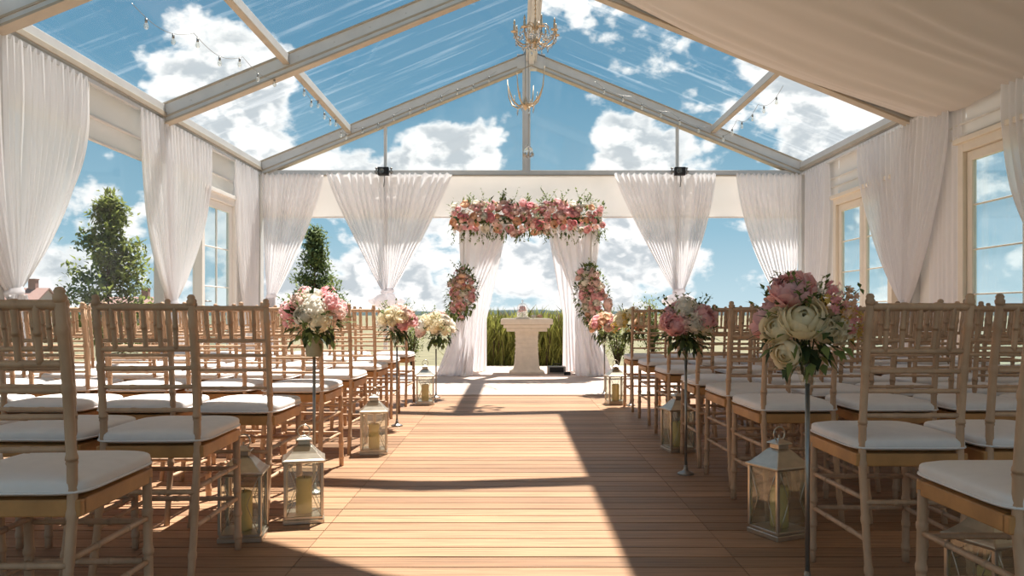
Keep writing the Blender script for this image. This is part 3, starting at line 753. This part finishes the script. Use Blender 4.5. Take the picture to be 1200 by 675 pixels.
def arch_drape(xo, xi, y, ztie, xt, wt, bo, bi, seed, folds=6, zt=AZ+.02):
    """outer/inner top edge, tie, outer/inner foot"""
    def fold(u): q = u*folds + .7*noise(u*3, seed); return math.sin(2*PI*q)+.3*math.sin(4*PI*q+1)
    def fn(u, v):
        zz = zt + (.014-zt)*v; vt = (zt-ztie)/(zt-.014)
        top = xo+(xi-xo)*u; tie = xt+(u-.5)*wt*(1 if xi > xo else -1); ft = bo+(bi-bo)*u
        if v < vt: s = (v/vt); e = s**(1.7-.65*u); x = top+(tie-top)*e; am = .035*(1-.45*e)
        else: s = (v-vt)/(1-vt); e = s**.75; x = tie+(ft-tie)*(e*.65+.35*s*s); am = .02+.045*e
        yy = y - .03 - am*fold(u)*(.8+.4*noise(u*5, v*3, seed)) - .05*math.sin(PI*u)*(1 if v < vt else 1)*max(0, (v-.55))
        return loc((x, yy, zz))
    mb = MB(); mb.grid(fn, folds*9, 60); return mb.obj('drape', M['drape'], arch)
arch_drape(AX0-.07, -.02, AY0, 1.03, -.61, .17, -1.07, -.56, 1)
arch_drape(AX1+.13, .44, AY0, 1.02, .93, .19, 1.37, .84, 2)
arch_drape(AX0-.05, -.10, AY1, .78, -.50, .20, -.72, -.40, 3, 5)
arch_drape(AX1+.12, .50, AY1, .82, .84, .22, 1.06, .72, 4, 5)
# side panels of cloth between front and rear posts
for k, x in enumerate((AX0-.03, AX1+.03)):
    mb = MB(); mb.grid(lambda u, v: loc((x + .025*math.sin(u*2*PI*6 + noise(u*3, k)) + (-1 if k == 0 else 1)*.06*v*v, AY0+(AY1-AY0)*u, AZ*(1-v)+.015)), 60, 20); mb.obj('side_panel', M['drape'], arch)
def garland(name, center, size, n, kinds, rmin, rmax, label, nleaf, seed, sprigs=30, shape='box'):
    rr = random.Random(seed); root = empty(name, center, label, 'flowers'); sx, sy, sz = size
    pts = []
    tries = 0
    while len(pts) < n and tries < 20000:
        tries += 1; r = rr.uniform(rmin, rmax)
        a = rr.uniform(-.75*PI, .35*PI) if shape == 'box' else rr.uniform(0, 2*PI)
        if shape == 'box':
            x = rr.uniform(-1, 1)*sx*.5; p = Vector((x, math.cos(a)*sy*.5*-1 if False else -abs(math.cos(a))*sy*.5*(1 if rr.random() < .85 else -1), math.sin(a + .0)*sz*.5 if True else 0))
            p.z = rr.uniform(-1, 1)*sz*.5*(1-.25*(abs(x)/(sx*.5))**3); p.y = -sy*.5*math.sqrt(max(0, 1-(p.z/(sz*.56))**2))*(1 if rr.random() < .82 else -1)
        else:
            q = math.sqrt(rr.random())*.97; b_ = rr.random()*2*PI; d = Vector((q*math.cos(b_), -math.sqrt(1-q*q), q*math.sin(b_)))
            q2 = .78 + .55*noise(d.x*1.6+seed, d.z*2.2, 3.3) + rr.uniform(-.08,.16)
            p = Vector((d.x*sx*.52*q2, d.y*sy*.5*rr.uniform(.75,1.15), d.z*sz*.54*q2))
            p.x += shape*p.z
        if all((p-q).length > (r+s)*(.72 if shape == 'box' else .62) for q, s in pts):
            pts.append((p, r)); o = Vector((p.x/sx*(.6 if shape == 'box' else 1), p.y/sy, p.z/sz+.12)); bloom(root, rr.choice(kinds), p, r, o, rr)
    fm = MB()
    for k in range(nleaf):
        d = Vector((rr.gauss(0,1), rr.gauss(0,1), rr.gauss(0,1))).normalized()
        if shape != 'box' and d.y < -.6 and rr.random() < .8: d.y = -d.y
        if shape == 'box': p = Vector((rr.uniform(-1,1)*sx*.52, d.y*sy*.58, d.z*sz*.56*rr.uniform(.7,1.1)))
        else: p = Vector((d.x*sx*.56, d.y*sy*.56, d.z*sz*.54)); p.x += shape*p.z
        fm.leaf(p, (d*.9 + Vector((rr.uniform(-.8,.8), rr.uniform(-.6,.3), rr.uniform(-.7,.5)))).normalized(), Vector((0,0,1)), rr.uniform(.05,.10), rr.uniform(.025,.042), 0 if rr.random() < .18 else 1)
    for k in range(sprigs):
        if shape == 'box': p = Vector((rr.uniform(-1,1)*sx*.5, -sy*.3*rr.random(), rr.choice((-1,-1,1))*sz*.40)); d = Vector((rr.uniform(-.6,.6), -.3, -1 if p.z < 0 else .45))
        else:
            z = rr.uniform(-.5,.5)*sz; p = Vector((shape*z, -sy*.2, z)); d = Vector((rr.uniform(-1,1), -.4, rr.uniform(-.7,1.0)))
        sprig(fm, p, d, rr.uniform(.12,.24), rr, 1, .026)
    if shape == 'box': fm.tube([(-sx*.5, 0, -.03), (sx*.5, 0, -.03)], .05, 8, 0)
    else: fm.tube([(-shape*sz*.4, .02, -sz*.4), (shape*sz*.4, .02, sz*.4)], .03, 8, 1)
    fm.obj('foliage', [M['fold'], M['fol']], root)
    return root
garland('flower_garland', (.185, AY0-.06, 2.17), (2.02, .34, .42), 190, ['peony_pink','rose_pink','peony_blush','peony_rose','hyd_blush','rose_white','rose_peach','small_peach','small_white','hyd_pink','hyd_blush','small_pink'], .030, .066, 'long garland of pink and blush flowers across top of the arch', 900, 51, 60)
garland('flower_spray', (-.70, AY0-.17, 1.13), (.36, .28, .60), 46, ['peony_pink','hyd_blush','rose_pink','peony_blush','peony_blush','rose_peach','small_pink','hyd_pink','rose_pink','rose_white'], .026, .066, 'pink flower spray tied to the left front arch drape', 420, 52, 34, shape=.12)
garland('flower_spray', (1.06, AY0-.17, 1.10), (.40, .28, .76), 58, ['peony_pink','peony_blush','hyd_blush','rose_peach','rose_pink','peony_blush','small_peach','hyd_blush','rose_pink','rose_white'], .026, .068, 'pink and peach flower spray tied to the right front arch drape', 480, 53, 38, shape=-.12)

# ------------------------------------------------------------------ altar table and what stands on it
PX, PY, PZ = .186, 11.72, .009
ped = empty('pedestal_table', (PX, PY, PZ), 'cream stone pedestal table under the floral arch', 'table')
mb = MB(); q = math.sqrt(2)
mb.lathe([(.25*q,0),(.25*q,.03),(.235*q,.04),(.20*q,.055),(.195*q,.07)], 4, rot=PI/4, smooth=False); bev(mb.obj('base', M['stone'], ped), .006)
mb = MB(); mb.lathe([(.19*q,.068),(.178*q,.12),(.165*q,.25),(.158*q,.40),(.16*q,.52),(.17*q,.605)], 4, rot=PI/4, smooth=False)
for k in range(8): mb.box((0, 0, .13+k*.06), (2*.176-.004*k if k < 5 else .34, .348-.004*k if k < 5 else .336, .006))
bev(mb.obj('column', M['stone'], ped), .006)
mb = MB(); mb.box((0,0,.625), (.58, .46, .05)); mb.box((0,0,.675), (.66, .52, .05)); mb.box((0,0,.74), (.74, .58, .08)); mb.box((0,0,.775), (.70, .54, .02)); bev(mb.obj('table_top', M['stone'], ped), .012, 3)
ZT = PZ + .785
cl = empty('glass_cloche', (PX-.06, PY-.05, ZT), 'glass cloche with pink flowers inside on stone pedestal table', 'cloche')
mb = MB(); mb.lathe([(.10,0),(.10,.012),(.088,.018),(0,.018)], 24); mb.obj('base', M['stone'], cl)
mb = MB(); mb.lathe([(.078,.018),(.078,.14),(.07,.18),(.048,.21),(.012,.226),(.009,.235),(.018,.245),(.018,.258),(.004,.268)], 24); mb.obj('dome', M['cloche'], cl)
rr = random.Random(4)
for (dx, dy, dz, r, kd) in ((0,-.01,.15,.035,'peony_pink'),(.025,.01,.12,.03,'rose_pink'),(-.025,0,.115,.03,'peony_rose')): bloom(cl, kd, (dx,dy,dz), r, (dx,dy-.02,.1), rr)
mb = MB(); mb.tube([(0,0,.02),(0,0,.13)], .004, 6); mb.obj('stem', M['fol'], cl)
for k, (dx, dy, kd, lab) in enumerate(((.10,-.12,'rose_white','white rose head lying on pedestal table right of the cloche'), (.19,-.10,'rose_peach','peach rose head lying near right end of pedestal table'))):
    o = put('rose', rr.choice(BL[kd]), None, (PX+dx, PY+dy, ZT+.028), (.2,.1,0), .035); tag(o, lab, 'flower')
# small box speaker and cable by the pedestal
sp = empty('speaker_box', (PX+.42, PY-.20, PZ), 'small pale speaker box on floor right of the pedestal', 'speaker')
mb = MB(); mb.box((0,0,.055), (.26,.16,.11)); bev(mb.obj('case', M['steel'], sp), .012, 3)
mb = MB(); mb.box((0,-.081,.06), (.20,.006,.075)); bev(mb.obj('grille', M['black'], sp), .004)
mb = MB(); mb.tube([(-.05,0,.108),(-.05,0,.14),(.05,0,.14),(.05,0,.108)], .007, 6); mb.obj('handle', M['black'], sp)
ad = empty('power_adapter', (PX+.56, PY-.42, PZ), 'small black power adapter on floor beside speaker box', 'adapter')
mb = MB(); mb.box((0,0,.022), (.09,.06,.044)); bev(mb.obj('case', M['black'], ad), .006)
mb = MB(); mb.tube([(.045,0,.02),(.10,.02,.008),(.2,.10,.008),(.34,.12,.008)], .005, 6); mb.obj('cable', M['black'], ad)

# ------------------------------------------------------------------ chandeliers, string lights, spotlights
def chandelier(loc, label, arms, R, ztop, arm_m, scale=1., candles=True, drop=.32):
    root = empty('chandelier', loc, label, 'chandelier')        # loc = lowest point
    x, y, z = loc
    mb = MB(); zt = ztop - z
    mb.tube([(0,0,drop), (0,0,zt)], .006, 6)
    n = int((zt-drop)/.05)
    for k in range(n): mb.ball((0,0,drop+.05*k), .012, 8, 5)
    mb.obj('chain', M['brass'], root)
    mb = MB(); mb.lathe([(.004,0),(.022,.02),(.012,.04),(.03,.07),(.05,.09),(.03,.12),(.014,.16),(.02,.22),(.035,.25),(.016,.29),(.008,drop)], 14); mb.obj('stem', M[arm_m], root)
    for k in range(arms):
        a = 2*PI*k/arms + .25; c, s = math.cos(a), math.sin(a)
        def P(r, zz): return (c*r, s*r, zz)
        mb = MB(); mb.tube([P(.02,.10), P(R*.3,.05), P(R*.6,.04), P(R*.88,.08), P(R,.15), P(R,.17)], .0085, 7)
        mb.tube([P(.02,.22), P(R*.25,.27), P(R*.55,.26), P(R*.72,.21)], .006, 6)
        mb.lathe([(.012,0),(.04,.012),(.042,.018),(.014,.02),(.013,.022),(.013,.085),(.008,.09)], 12, P(R,.16)); 
        if candles: mb.lathe([(.004,0),(.012,.015),(.010,.035),(.001,.06)], 8, P(R,.25))
        mb.obj('arm', M[arm_m], root)
        mb = MB()
        for (r, zz, L) in ((R,.15,.06),(R*.72,.20,.06),(R*.6,.04,.07),(R*.35,.05,.05)):
            p = Vector(P(r, zz)); mb.lathe([(.001,0),(.011,-L*.5),(.006,-L*.85),(.0005,-L)][::-1], 6, p)
        for t in range(8):
            p = Vector(P(R*.72*(1-t/8)+.03, .20-.10*math.sin(PI*(t/8))+.02*t/8)); mb.ball(p, .008, 6, 4)
        for t in range(7):
            aa = a+2*PI/arms*(t+.5)/7; p = Vector((math.cos(aa)*R*.9, math.sin(aa)*R*.9, .13-.05*math.sin(PI*(t+.5)/7))); mb.ball(p, .009, 6, 4); mb.lathe([(.0005,-.04),(.007,-.02),(.001,0)], 6, p)
        mb.obj('crystal_drops', M['crystal'], root)
    return root
chandelier((XC-.02, 9.0, 3.80), 'gilt crystal chandelier hanging from the ridge, topmost of the three', 8, .24, ZR-.2, 'brass', drop=.34)
def antler(loc, ztop):
    root = empty('chandelier', loc, 'clear antler-armed chandelier halfway down the central post', 'chandelier')
    mb = MB(); mb.tube([(0,0,.12), (0,0,ztop-loc[2])], .006, 6); mb.obj('chain', M['steel'], root)
    mb = MB(); mb.lathe([(.004,-.06),(.03,-.03),(.05,.0),(.06,.03),(.03,.06),(.02,.10),(.008,.13)], 14); mb.obj('hub', M['brass'], root)
    for k in range(6):
        a = PI*k/3 + .15; c, s = math.cos(a), math.sin(a); q = 1 + .25*((k*7) % 3 - 1)
        mb = MB(); mb.tube([(c*.03, s*.03, .02), (c*.13*q, s*.13*q, .0), (c*.23*q, s*.23*q, .07), (c*.29*q, s*.29*q, .19), (c*.32*q, s*.32*q, .36*q)], [.014,.013,.012,.009,.004], 8)
        mb.tube([(c*.2*q, s*.2*q, .04), (c*.2*q, s*.2*q, .14)], [.008,.004], 6); mb.obj('arm', M['brass'], root)
        mb = MB(); mb.lathe([(.001,-.09),(.012,-.05),(.003,0)], 6, (c*.14*q, s*.14*q, -.01)); mb.obj('crystal_drop', M['crystal'], root)
antler((XC-.10, 11.0, 3.68), ZR-.2)
root = empty('chandelier', (XC-.05, 11.6, 3.08), 'small glass pendant low on central post above the valance', 'chandelier')
mb = MB(); mb.tube([(0,0,.2),(0,0,ZR-.2-3.08)], .004, 6); mb.obj('chain', M['steel'], root)
mb = MB(); mb.lathe([(.004,0),(.05,.03),(.07,.10),(.055,.15),(.015,.19),(.006,.21)], 14); mb.obj('shade', M['crystal'], root)
mb = MB(); [mb.lathe([(.001,-.07),(.01,-.03),(.002,0)], 6, (.07*math.cos(a), .07*math.sin(a), .09)) for a in [k*PI/4 for k in range(8)]]; mb.obj('crystal_drops', M['brass'], root)
def string(label, A, Bp, n, sag=.10):
    A, Bp = Vector(A), Vector(Bp); root = empty('string_lights', A, label, 'string lights')
    def P(t):
        k = (t*3) % 1; return (Bp-A)*t + Vector((0,0,-sag*math.sin(PI*k)))
    mb = MB(); mb.tube([P(k/60) for k in range(61)], .0025, 5); mb.obj('wire', M['steel'], root)
    for k in range(n):
        p = P((k+.5)/n); mb = MB(); mb.lathe([(.010,-.005),(.012,-.035),(.010,-.04)], 8, p); s = mb.obj('socket', M['steel'], root)
        mb = MB(); mb.lathe([(.002,-.098),(.016,-.088),(.022,-.07),(.016,-.05),(.009,-.038)], 10, p); mb.obj('bulb', M['bulb'], s)
xp = XL + (XC-XL)*.333; zp = roof(xp)-.14
string('string lights under left roof rail, between rear and middle trusses', (xp+.02, 9.3, zp), (xp+.02, 12.0, zp), 8)
string('string lights under left roof rail, nearest the camera', (xp-.55, 6.4, roof(xp-.55)-.15), (xp-.1, 9.0, roof(xp-.1)-.15), 7)
string('string lights along the left rear rafter', (xp+.1, 12.05, roof(xp+.1)-.12), (-.25, 12.05, roof(-.25)-.12), 9, .06)
xq = XR + (XC-XR)*.333
string('string lights under right roof rail near the lining', (xq+.12, 9.35, roof(xq+.12)-.15), (xq+.05, 12.0, roof(xq+.05)-.14), 6)
string('string lights along the right rear rafter', (xq-.1, 12.05, roof(xq-.1)-.10), (1.2, 12.05, roof(1.2)-.10), 6, .06)
for xx, lab in ((-1.93, 'black spotlight clamped to rear beam above left knotted curtain'), (2.46, 'black spotlight clamped to rear beam above right knotted curtain')):
    root = empty('spotlight', (xx, YB-.19, ZG-.06), lab, 'light', 'spotlights on the rear beam')
    mb = MB(); mb.box((0,0,.06), (.16,.10,.12)); mb.box((0,-.055,.06), (.14,.012,.10)); bev(mb.obj('housing', M['black'], root), .008)
    mb = MB(); mb.lathe([(.04,0),(.045,.012),(.03,.016),(0,.012)], 16); o = mb.obj('lens', M['lglass'], root); o.location = (-.02,-.062,.06); o.rotation_euler = (PI/2,0,0)
    for s in (-1, 1):
        mb = MB(); mb.box((s*.11, .03, .06), (.05,.05,.03)); mb.tube([(s*.11,.03,.02),(s*.11,.03,.11)], .012, 8); mb.lathe([(.02,.105),(.022,.118),(.008,.125)], 8, (s*.11,.03,0)); bev(mb.obj('clamp', M['steel'], root), .003)
    mb = MB(); mb.tube([(0.01,0,.0),(.015,-.01,-.08),(.005,0,-.17)], .006, 6); mb.obj('cable', M['black'], root)

# ------------------------------------------------------------------ outside: trees, hedge, houses
def tree(loc, h, wid, label, m, seed, n=5200, zlow=.12, lean=0, L=.075, top=.55):
    rr = random.Random(seed); root = empty('tree', loc, label, 'tree')
    mb = MB(); mb.tube([(lean*t*h*.5+.02*noise(t*5,seed), .02*noise(t*4,seed+3), h*.94*t) for t in [k/10 for k in range(11)]], [.045*(1-.85*k/10)*h/3 for k in range(11)], 8)
    tips = []
    for k in range(70):
        t = rr.uniform(zlow, .93); a = rr.random()*6.28; ww = wid*.5*prof(t, top)*rr.uniform(.55,1.08)
        p0 = Vector((lean*t*h*.5, 0, h*(t-.03))); p1 = p0 + Vector((math.cos(a)*ww, math.sin(a)*ww, .18*ww + rr.uniform(.02,.2)*h*.35*(1.1-t)))
        mb.tube([p0, p0.lerp(p1,.5)+Vector((0,0,-.03)), p1], [.010,.007,.003], 5); tips.append((p0, p1, ww))
    mb.obj('trunk', M['bark'], root)
    mb = MB()
    for k in range(n):
        p0, p1, ww = rr.choice(tips); s = rr.uniform(.3,1.08)
        p = p0.lerp(p1, s) + Vector((rr.gauss(0,1), rr.gauss(0,1), rr.gauss(0,1)))*.075*(h/3)
        d = Vector((rr.gauss(0,1), rr.gauss(0,1), rr.gauss(.2,1))).normalized()
        mb.leaf(p, d, Vector((rr.uniform(-.5,.5), rr.uniform(-.5,.5), 1)), L*rr.uniform(.6,1.3), L*.5*rr.uniform(.7,1.2))
    mb.obj('foliage', M[m], root)
    return root
def prof(t, top): return min(1, (t/.18)**.6)*((1-t)/(1-.2))**top if t > 0 else 0
tree((-7.05, 14.0, -.16), 3.35, 1.95, 'green leafy tree outside the left wall between two curtains', 'leaf', 61, 5600, .12, .05, L=.12, top=1.0)
tree((-4.42, 18.0, -.16), 3.15, 1.5, 'conical dark tree outside the rear left corner curtain', 'leaf2', 62, 6500, .12, 0, .10, .95)
def shrub(loc, h, w, label, seed, n=1500):
    rr = random.Random(seed); root = empty('shrub', loc, label, 'shrub'); mb = MB(); st = MB()
    for k in range(16):
        a = rr.random()*6.28; e = Vector((math.cos(a)*w*.5*rr.random(), math.sin(a)*w*.5*rr.random(), h*rr.uniform(.6,1.0)))
        st.tube([(0,0,0), e*.5+Vector((0,0,.05)), e], [.012,.008,.003], 5)
        for j in range(n//16):
            p = e*rr.uniform(.35,1.0) + Vector((rr.gauss(0,1), rr.gauss(0,1), rr.gauss(0,1)))*.07
            mb.leaf(p, Vector((rr.gauss(0,1), rr.gauss(0,1), rr.gauss(.3,1))), Vector((0,0,1)), rr.uniform(.04,.08), rr.uniform(.02,.035))
    st.obj('stems', M['bark'], root); mb.obj('foliage', M['leaf'], root); return root
shrub((2.75, 16.0, -.16), 1.35, 1.0, 'small leafy shrub outside behind the right knotted curtain', 71)
shrub((1.95, 15.2, -.16), .95, .7, 'low shrub outside just right of the arch', 72, 900)
shrub((-1.95, 15.5, -.16), 1.0, .8, 'low shrub outside just left of the arch', 73, 900)
# hedge of reed-like grass behind the altar
root = empty('hedge', (.2, 13.75, -.16), 'green reedy hedge behind the pedestal table', 'hedge')
rr = random.Random(8); mb = MB()
for k in range(7000):
    x = rr.uniform(-1.25, 1.25); yv = rr.uniform(-.32,.32); h = rr.uniform(.75, 1.2)*(1+.10*noise(x*3, yv*3))
    b = Vector((x, yv, rr.uniform(0,.84))); d = Vector((rr.gauss(0,.28), rr.gauss(0,.25), 1)).normalized(); w = rr.uniform(.006,.014); L = rr.uniform(.25,.5)
    tip = b + d*L; tip.z = min(tip.z, h+.02)
    x_ = Vector((rr.uniform(-1,1), rr.uniform(-1,1), 0)).normalized()*w; mid = b.lerp(tip,.55) + Vector((0,0,.02))
    mb.add([b-x_*.6, b+x_*.6, mid+x_, mid-x_, tip + Vector((d.x*.1, d.y*.1, -.02))], [(0,1,2,3),(3,2,4)], 0, True)
mb.obj('foliage', M['hedge'], root)
mb = MB()
for k in range(160):
    x = rr.uniform(-1.25,1.25); yv = rr.uniform(-.3,.3); mb.tube([(x,yv,0),(x+rr.gauss(0,.04),yv+rr.gauss(0,.03),rr.uniform(.6,1.1))], .006, 4)
mb.obj('stems', M['bark'], root)
for k in range(26):
    pass
mb = MB(); mb.box((.2, 13.42, -.10), (9, .10, .13)); mb.box((.2, 13.75, -.15), (9, .7, .03))
struct(bev(mb.obj('planting_kerb', M['soil']), .01))
def house(loc, w, d, h, rh, label, rz=0):
    root = empty('house', loc, label, 'house', None, rz)
    mb = MB(); mb.box((0,0,h/2), (w,d,h)); mb.add([(-w/2,-d/2,h),(-w/2,d/2,h),(-w/2,0,h+rh*.97)], [(0,1,2)]); mb.add([(w/2,-d/2,h),(w/2,d/2,h),(w/2,0,h+rh*.97)], [(0,1,2)]); mb.obj('walls', M['brick'], root)
    mb = MB()
    for s in (-1, 1): mb.beam((0, s*(d/2+.2), h-.1), (0, 0, h+rh), w+.4, .15)
    mb.obj('roof', M['tile'], root)
    mb = MB(); mb.box((w*.3,0,h+rh+.3), (.7,.6,1.1)); mb.box((w*.3,0,h+rh+.9), (.8,.7,.12)); mb.obj('chimney', M['tile'], root)
    for k in (-1, 0, 1):
        mb = MB(); mb.box((k*w*.3, -d/2-.02, h*.6), (w*.12, .06, h*.4)); mb.obj('window', M['winp'], root)
house((-49.5, 80, -.2), 7.0, 5, 1.9, 1.6, 'distant pale house with tiled roof at left frame edge')
house((-60.5, 92, -.2), 6, 5, 2.2, 1.8, 'distant house just right of the frame edge house, behind curtain')
house((-40.0, 84, -.2), 6, 5, 1.5, 1.2, 'low distant house left of the leafy tree', .1)

# ------------------------------------------------------------------ sun and sky
KX, KY = .15, .40
sd = Vector((KX, KY, 1)).normalized()
sun = bpy.data.lights.new('sun', 'SUN'); sun.energy = 9.6; sun.angle = math.radians(.6); sun.color = (1, .955, .89)
so = bpy.data.objects.new('sun', sun); COL.objects.link(so); so.rotation_euler = sd.to_track_quat('Z', 'Y').to_euler(); so.location = (4, 6, 12)

W = bpy.data.worlds.new('sky'); S.world = W; W.use_nodes = True; W.cycles.sampling_method = 'MANUAL'; W.cycles.sample_map_resolution = 256
nt = W.node_tree; n = nt.nodes; Lk = nt.links; n.clear()
out = n.new('ShaderNodeOutputWorld'); bg = n.new('ShaderNodeBackground'); Lk.new(bg.outputs[0], out.inputs[0])
tc = n.new('ShaderNodeTexCoord')
nrmz = n.new('ShaderNodeVectorMath'); nrmz.operation = 'NORMALIZE'; Lk.new(tc.outputs['Generated'], nrmz.inputs[0])
DIR = nrmz.outputs[0]
sep = n.new('ShaderNodeSeparateXYZ'); Lk.new(DIR, sep.inputs[0])
def mth(op, a, b=None, clamp=False):
    m = n.new('ShaderNodeMath'); m.operation = op; m.use_clamp = clamp
    for i, v in enumerate((a, b)):
        if v is None: continue
        if isinstance(v, (int, float)): m.inputs[i].default_value = v
        else: Lk.new(v, m.inputs[i])
    return m.outputs[0]
def mrange(v, a, b, c, d, smooth=True):
    m = n.new('ShaderNodeMapRange'); m.interpolation_type = 'SMOOTHSTEP' if smooth else 'LINEAR'
    Lk.new(v, m.inputs[0])
    for i, x in enumerate((a, b, c, d)): m.inputs[i+1].default_value = x
    return m.outputs[0]
def fbm(offset, scale, detail=9, rough=.56, sq=1.7, dist=.0):
    mp = n.new('ShaderNodeMapping'); mp.inputs['Location'].default_value = offset; mp.inputs['Scale'].default_value = (1,1,sq)
    Lk.new(DIR, mp.inputs[0])
    z = n.new('ShaderNodeTexNoise'); z.inputs['Scale'].default_value = scale; z.inputs['Detail'].default_value = detail; z.inputs['Roughness'].default_value = rough; z.inputs['Distortion'].default_value = dist
    Lk.new(mp.outputs[0], z.inputs[0]); return z.outputs['Fac']
def pdir(px, py): return Vector(((px-602)/F, 1, (367-py)/F)).normalized()
# where the big clouds and the blue gaps lie
BUMPS = [(215,95,75,.30),(300,120,45,.26),(130,70,45,.18),(400,35,35,.12),(60,180,45,.12),(60,270,50,.12),(55,60,60,-.30),(430,90,60,-.30),(345,150,26,-.22),(500,60,60,-.18),(230,20,60,-.12),
         (480,185,40,.26),(560,165,40,.26),(570,135,24,-.08),(640,130,38,-.34),(585,110,30,.16),(385,190,40,.2),(650,175,22,-.15),(770,170,50,.26),(720,185,35,.18),(680,55,45,.24),(740,60,50,.08),(840,95,45,-.16),(930,120,60,.28),(990,160,40,.22),
         (145,190,45,-.20),(100,240,35,-.12),(400,285,35,-.22),(430,335,40,.16),(525,275,28,-.2),(590,330,60,.10),(620,290,40,.06),(760,280,50,.14),(845,285,30,-.2),(880,335,40,.12),(720,330,50,.12)]
acc = None
for (px, py, sg, am) in BUMPS:
    d = pdir(px, py); vm = n.new('ShaderNodeVectorMath'); vm.operation = 'DOT_PRODUCT'; Lk.new(DIR, vm.inputs[0]); vm.inputs[1].default_value = d
    s = (sg/F); k = 1/(s*s)
    e = mth('EXPONENT', mth('MULTIPLY', mth('SUBTRACT', vm.outputs['Value'], 1.0), k)); t = mth('MULTIPLY', e, am*.66)
    acc = t if acc is None else mth('ADD', acc, t)
def voro(offset, scale):
    mp = n.new('ShaderNodeMapping'); mp.inputs['Location'].default_value = offset; mp.inputs['Scale'].default_value = (1,1,1.35)
    Lk.new(DIR, mp.inputs[0])
    wn = n.new('ShaderNodeTexNoise'); wn.inputs['Scale'].default_value = 9; wn.inputs['Detail'].default_value = 4; Lk.new(mp.outputs[0], wn.inputs[0])
    ad = n.new('ShaderNodeVectorMath'); ad.operation = 'MULTIPLY_ADD'; Lk.new(wn.outputs['Color'], ad.inputs[0]); ad.inputs[1].default_value = (.07,.07,.07); Lk.new(mp.outputs[0], ad.inputs[2])
    v = n.new('ShaderNodeTexVoronoi'); v.feature = 'F1'; v.inputs['Scale'].default_value = scale
    v.inputs['Detail'].default_value = 2.5; v.inputs['Roughness'].default_value = .55; v.inputs['Lacunarity'].default_value = 2.3; Lk.new(ad.outputs[0], v.inputs[0])
    return v.outputs['Distance']
def field(d):
    o1 = (3.1-d[0], .4-d[1], 1.2-d[2]); o2 = (.7-d[0], .2-d[1], .5-d[2])
    b_ = fbm(o1, 4.6, 10, .60); v_ = voro(o2, 11.)
    return mth('ADD', b_, mth('MULTIPLY', mth('SUBTRACT', .45, v_), .22))
f0 = field((0,0,0)); f1 = field((.008,.012,.030))
low = mrange(sep.outputs['Z'], .02, .32, .125, .022)          # more cloud towards the horizon
dens = mth('ADD', mth('ADD', f0, acc), low)
mask = mrange(dens, .458, .545, 0, 1)
sh = mrange(mth('SUBTRACT', f0, f1), -.035, .065, 0.0, 1.0)
thick = mrange(dens, .50, .61, 0, 1)
shade = mth('MULTIPLY', mth('MULTIPLY', thick, .74), mth('SUBTRACT', 1.0, sh))
ramp = n.new('ShaderNodeValToRGB'); Lk.new(sep.outputs['Z'], ramp.inputs[0])
el = ramp.color_ramp.elements; el[0].position = 0.0; el[0].color = (.46,.60,.66,1); el[1].position = .55; el[1].color = (.045,.15,.27,1)
e2 = el.new(.10); e2.color = (.25,.43,.54,1); e3 = el.new(.28); e3.color = (.09,.25,.385,1)
def mixc(f, a, b):
    m = n.new('ShaderNodeMix'); m.data_type = 'RGBA'
    if isinstance(f, (int, float)): m.inputs[0].default_value = f
    else: Lk.new(f, m.inputs[0])
    for i, v in ((6, a), (7, b)):
        if isinstance(v, tuple): m.inputs[i].default_value = v
        else: Lk.new(v, m.inputs[i])
    return m.outputs[2]
cl = mixc(shade, (.88,.88,.87,1), (.33,.39,.44,1))
sky = mixc(mask, ramp.outputs[0], cl)
gnd = mrange(sep.outputs['Z'], -.02, .0, 0, 1)
sky = mixc(gnd, (.25,.24,.2,1), sky)
Lk.new(sky, bg.inputs[0]); bg.inputs[1].default_value = 1.0

# ------------------------------------------------------------------ camera
cam = bpy.data.cameras.new('camera'); co = bpy.data.objects.new('camera', cam); COL.objects.link(co)
co.location = (0, 0, H); co.rotation_euler = (PI/2, 0, 0)
cam.sensor_width = 36; cam.lens = F/1200*36; cam.shift_y = 29.5/1200; cam.shift_x = -2/1200
cam.clip_start = .05; cam.clip_end = 3000
S.camera = co
S.view_settings.view_transform = 'Standard'; S.view_settings.look = 'None'; S.view_settings.gamma = 1; S.view_settings.use_curve_mapping = False
S.view_settings.exposure = .34
S.cycles.max_bounces = 10; S.cycles.transparent_max_bounces = 24; S.cycles.diffuse_bounces = 5; S.cycles.caustics_reflective = False; S.cycles.caustics_refractive = False
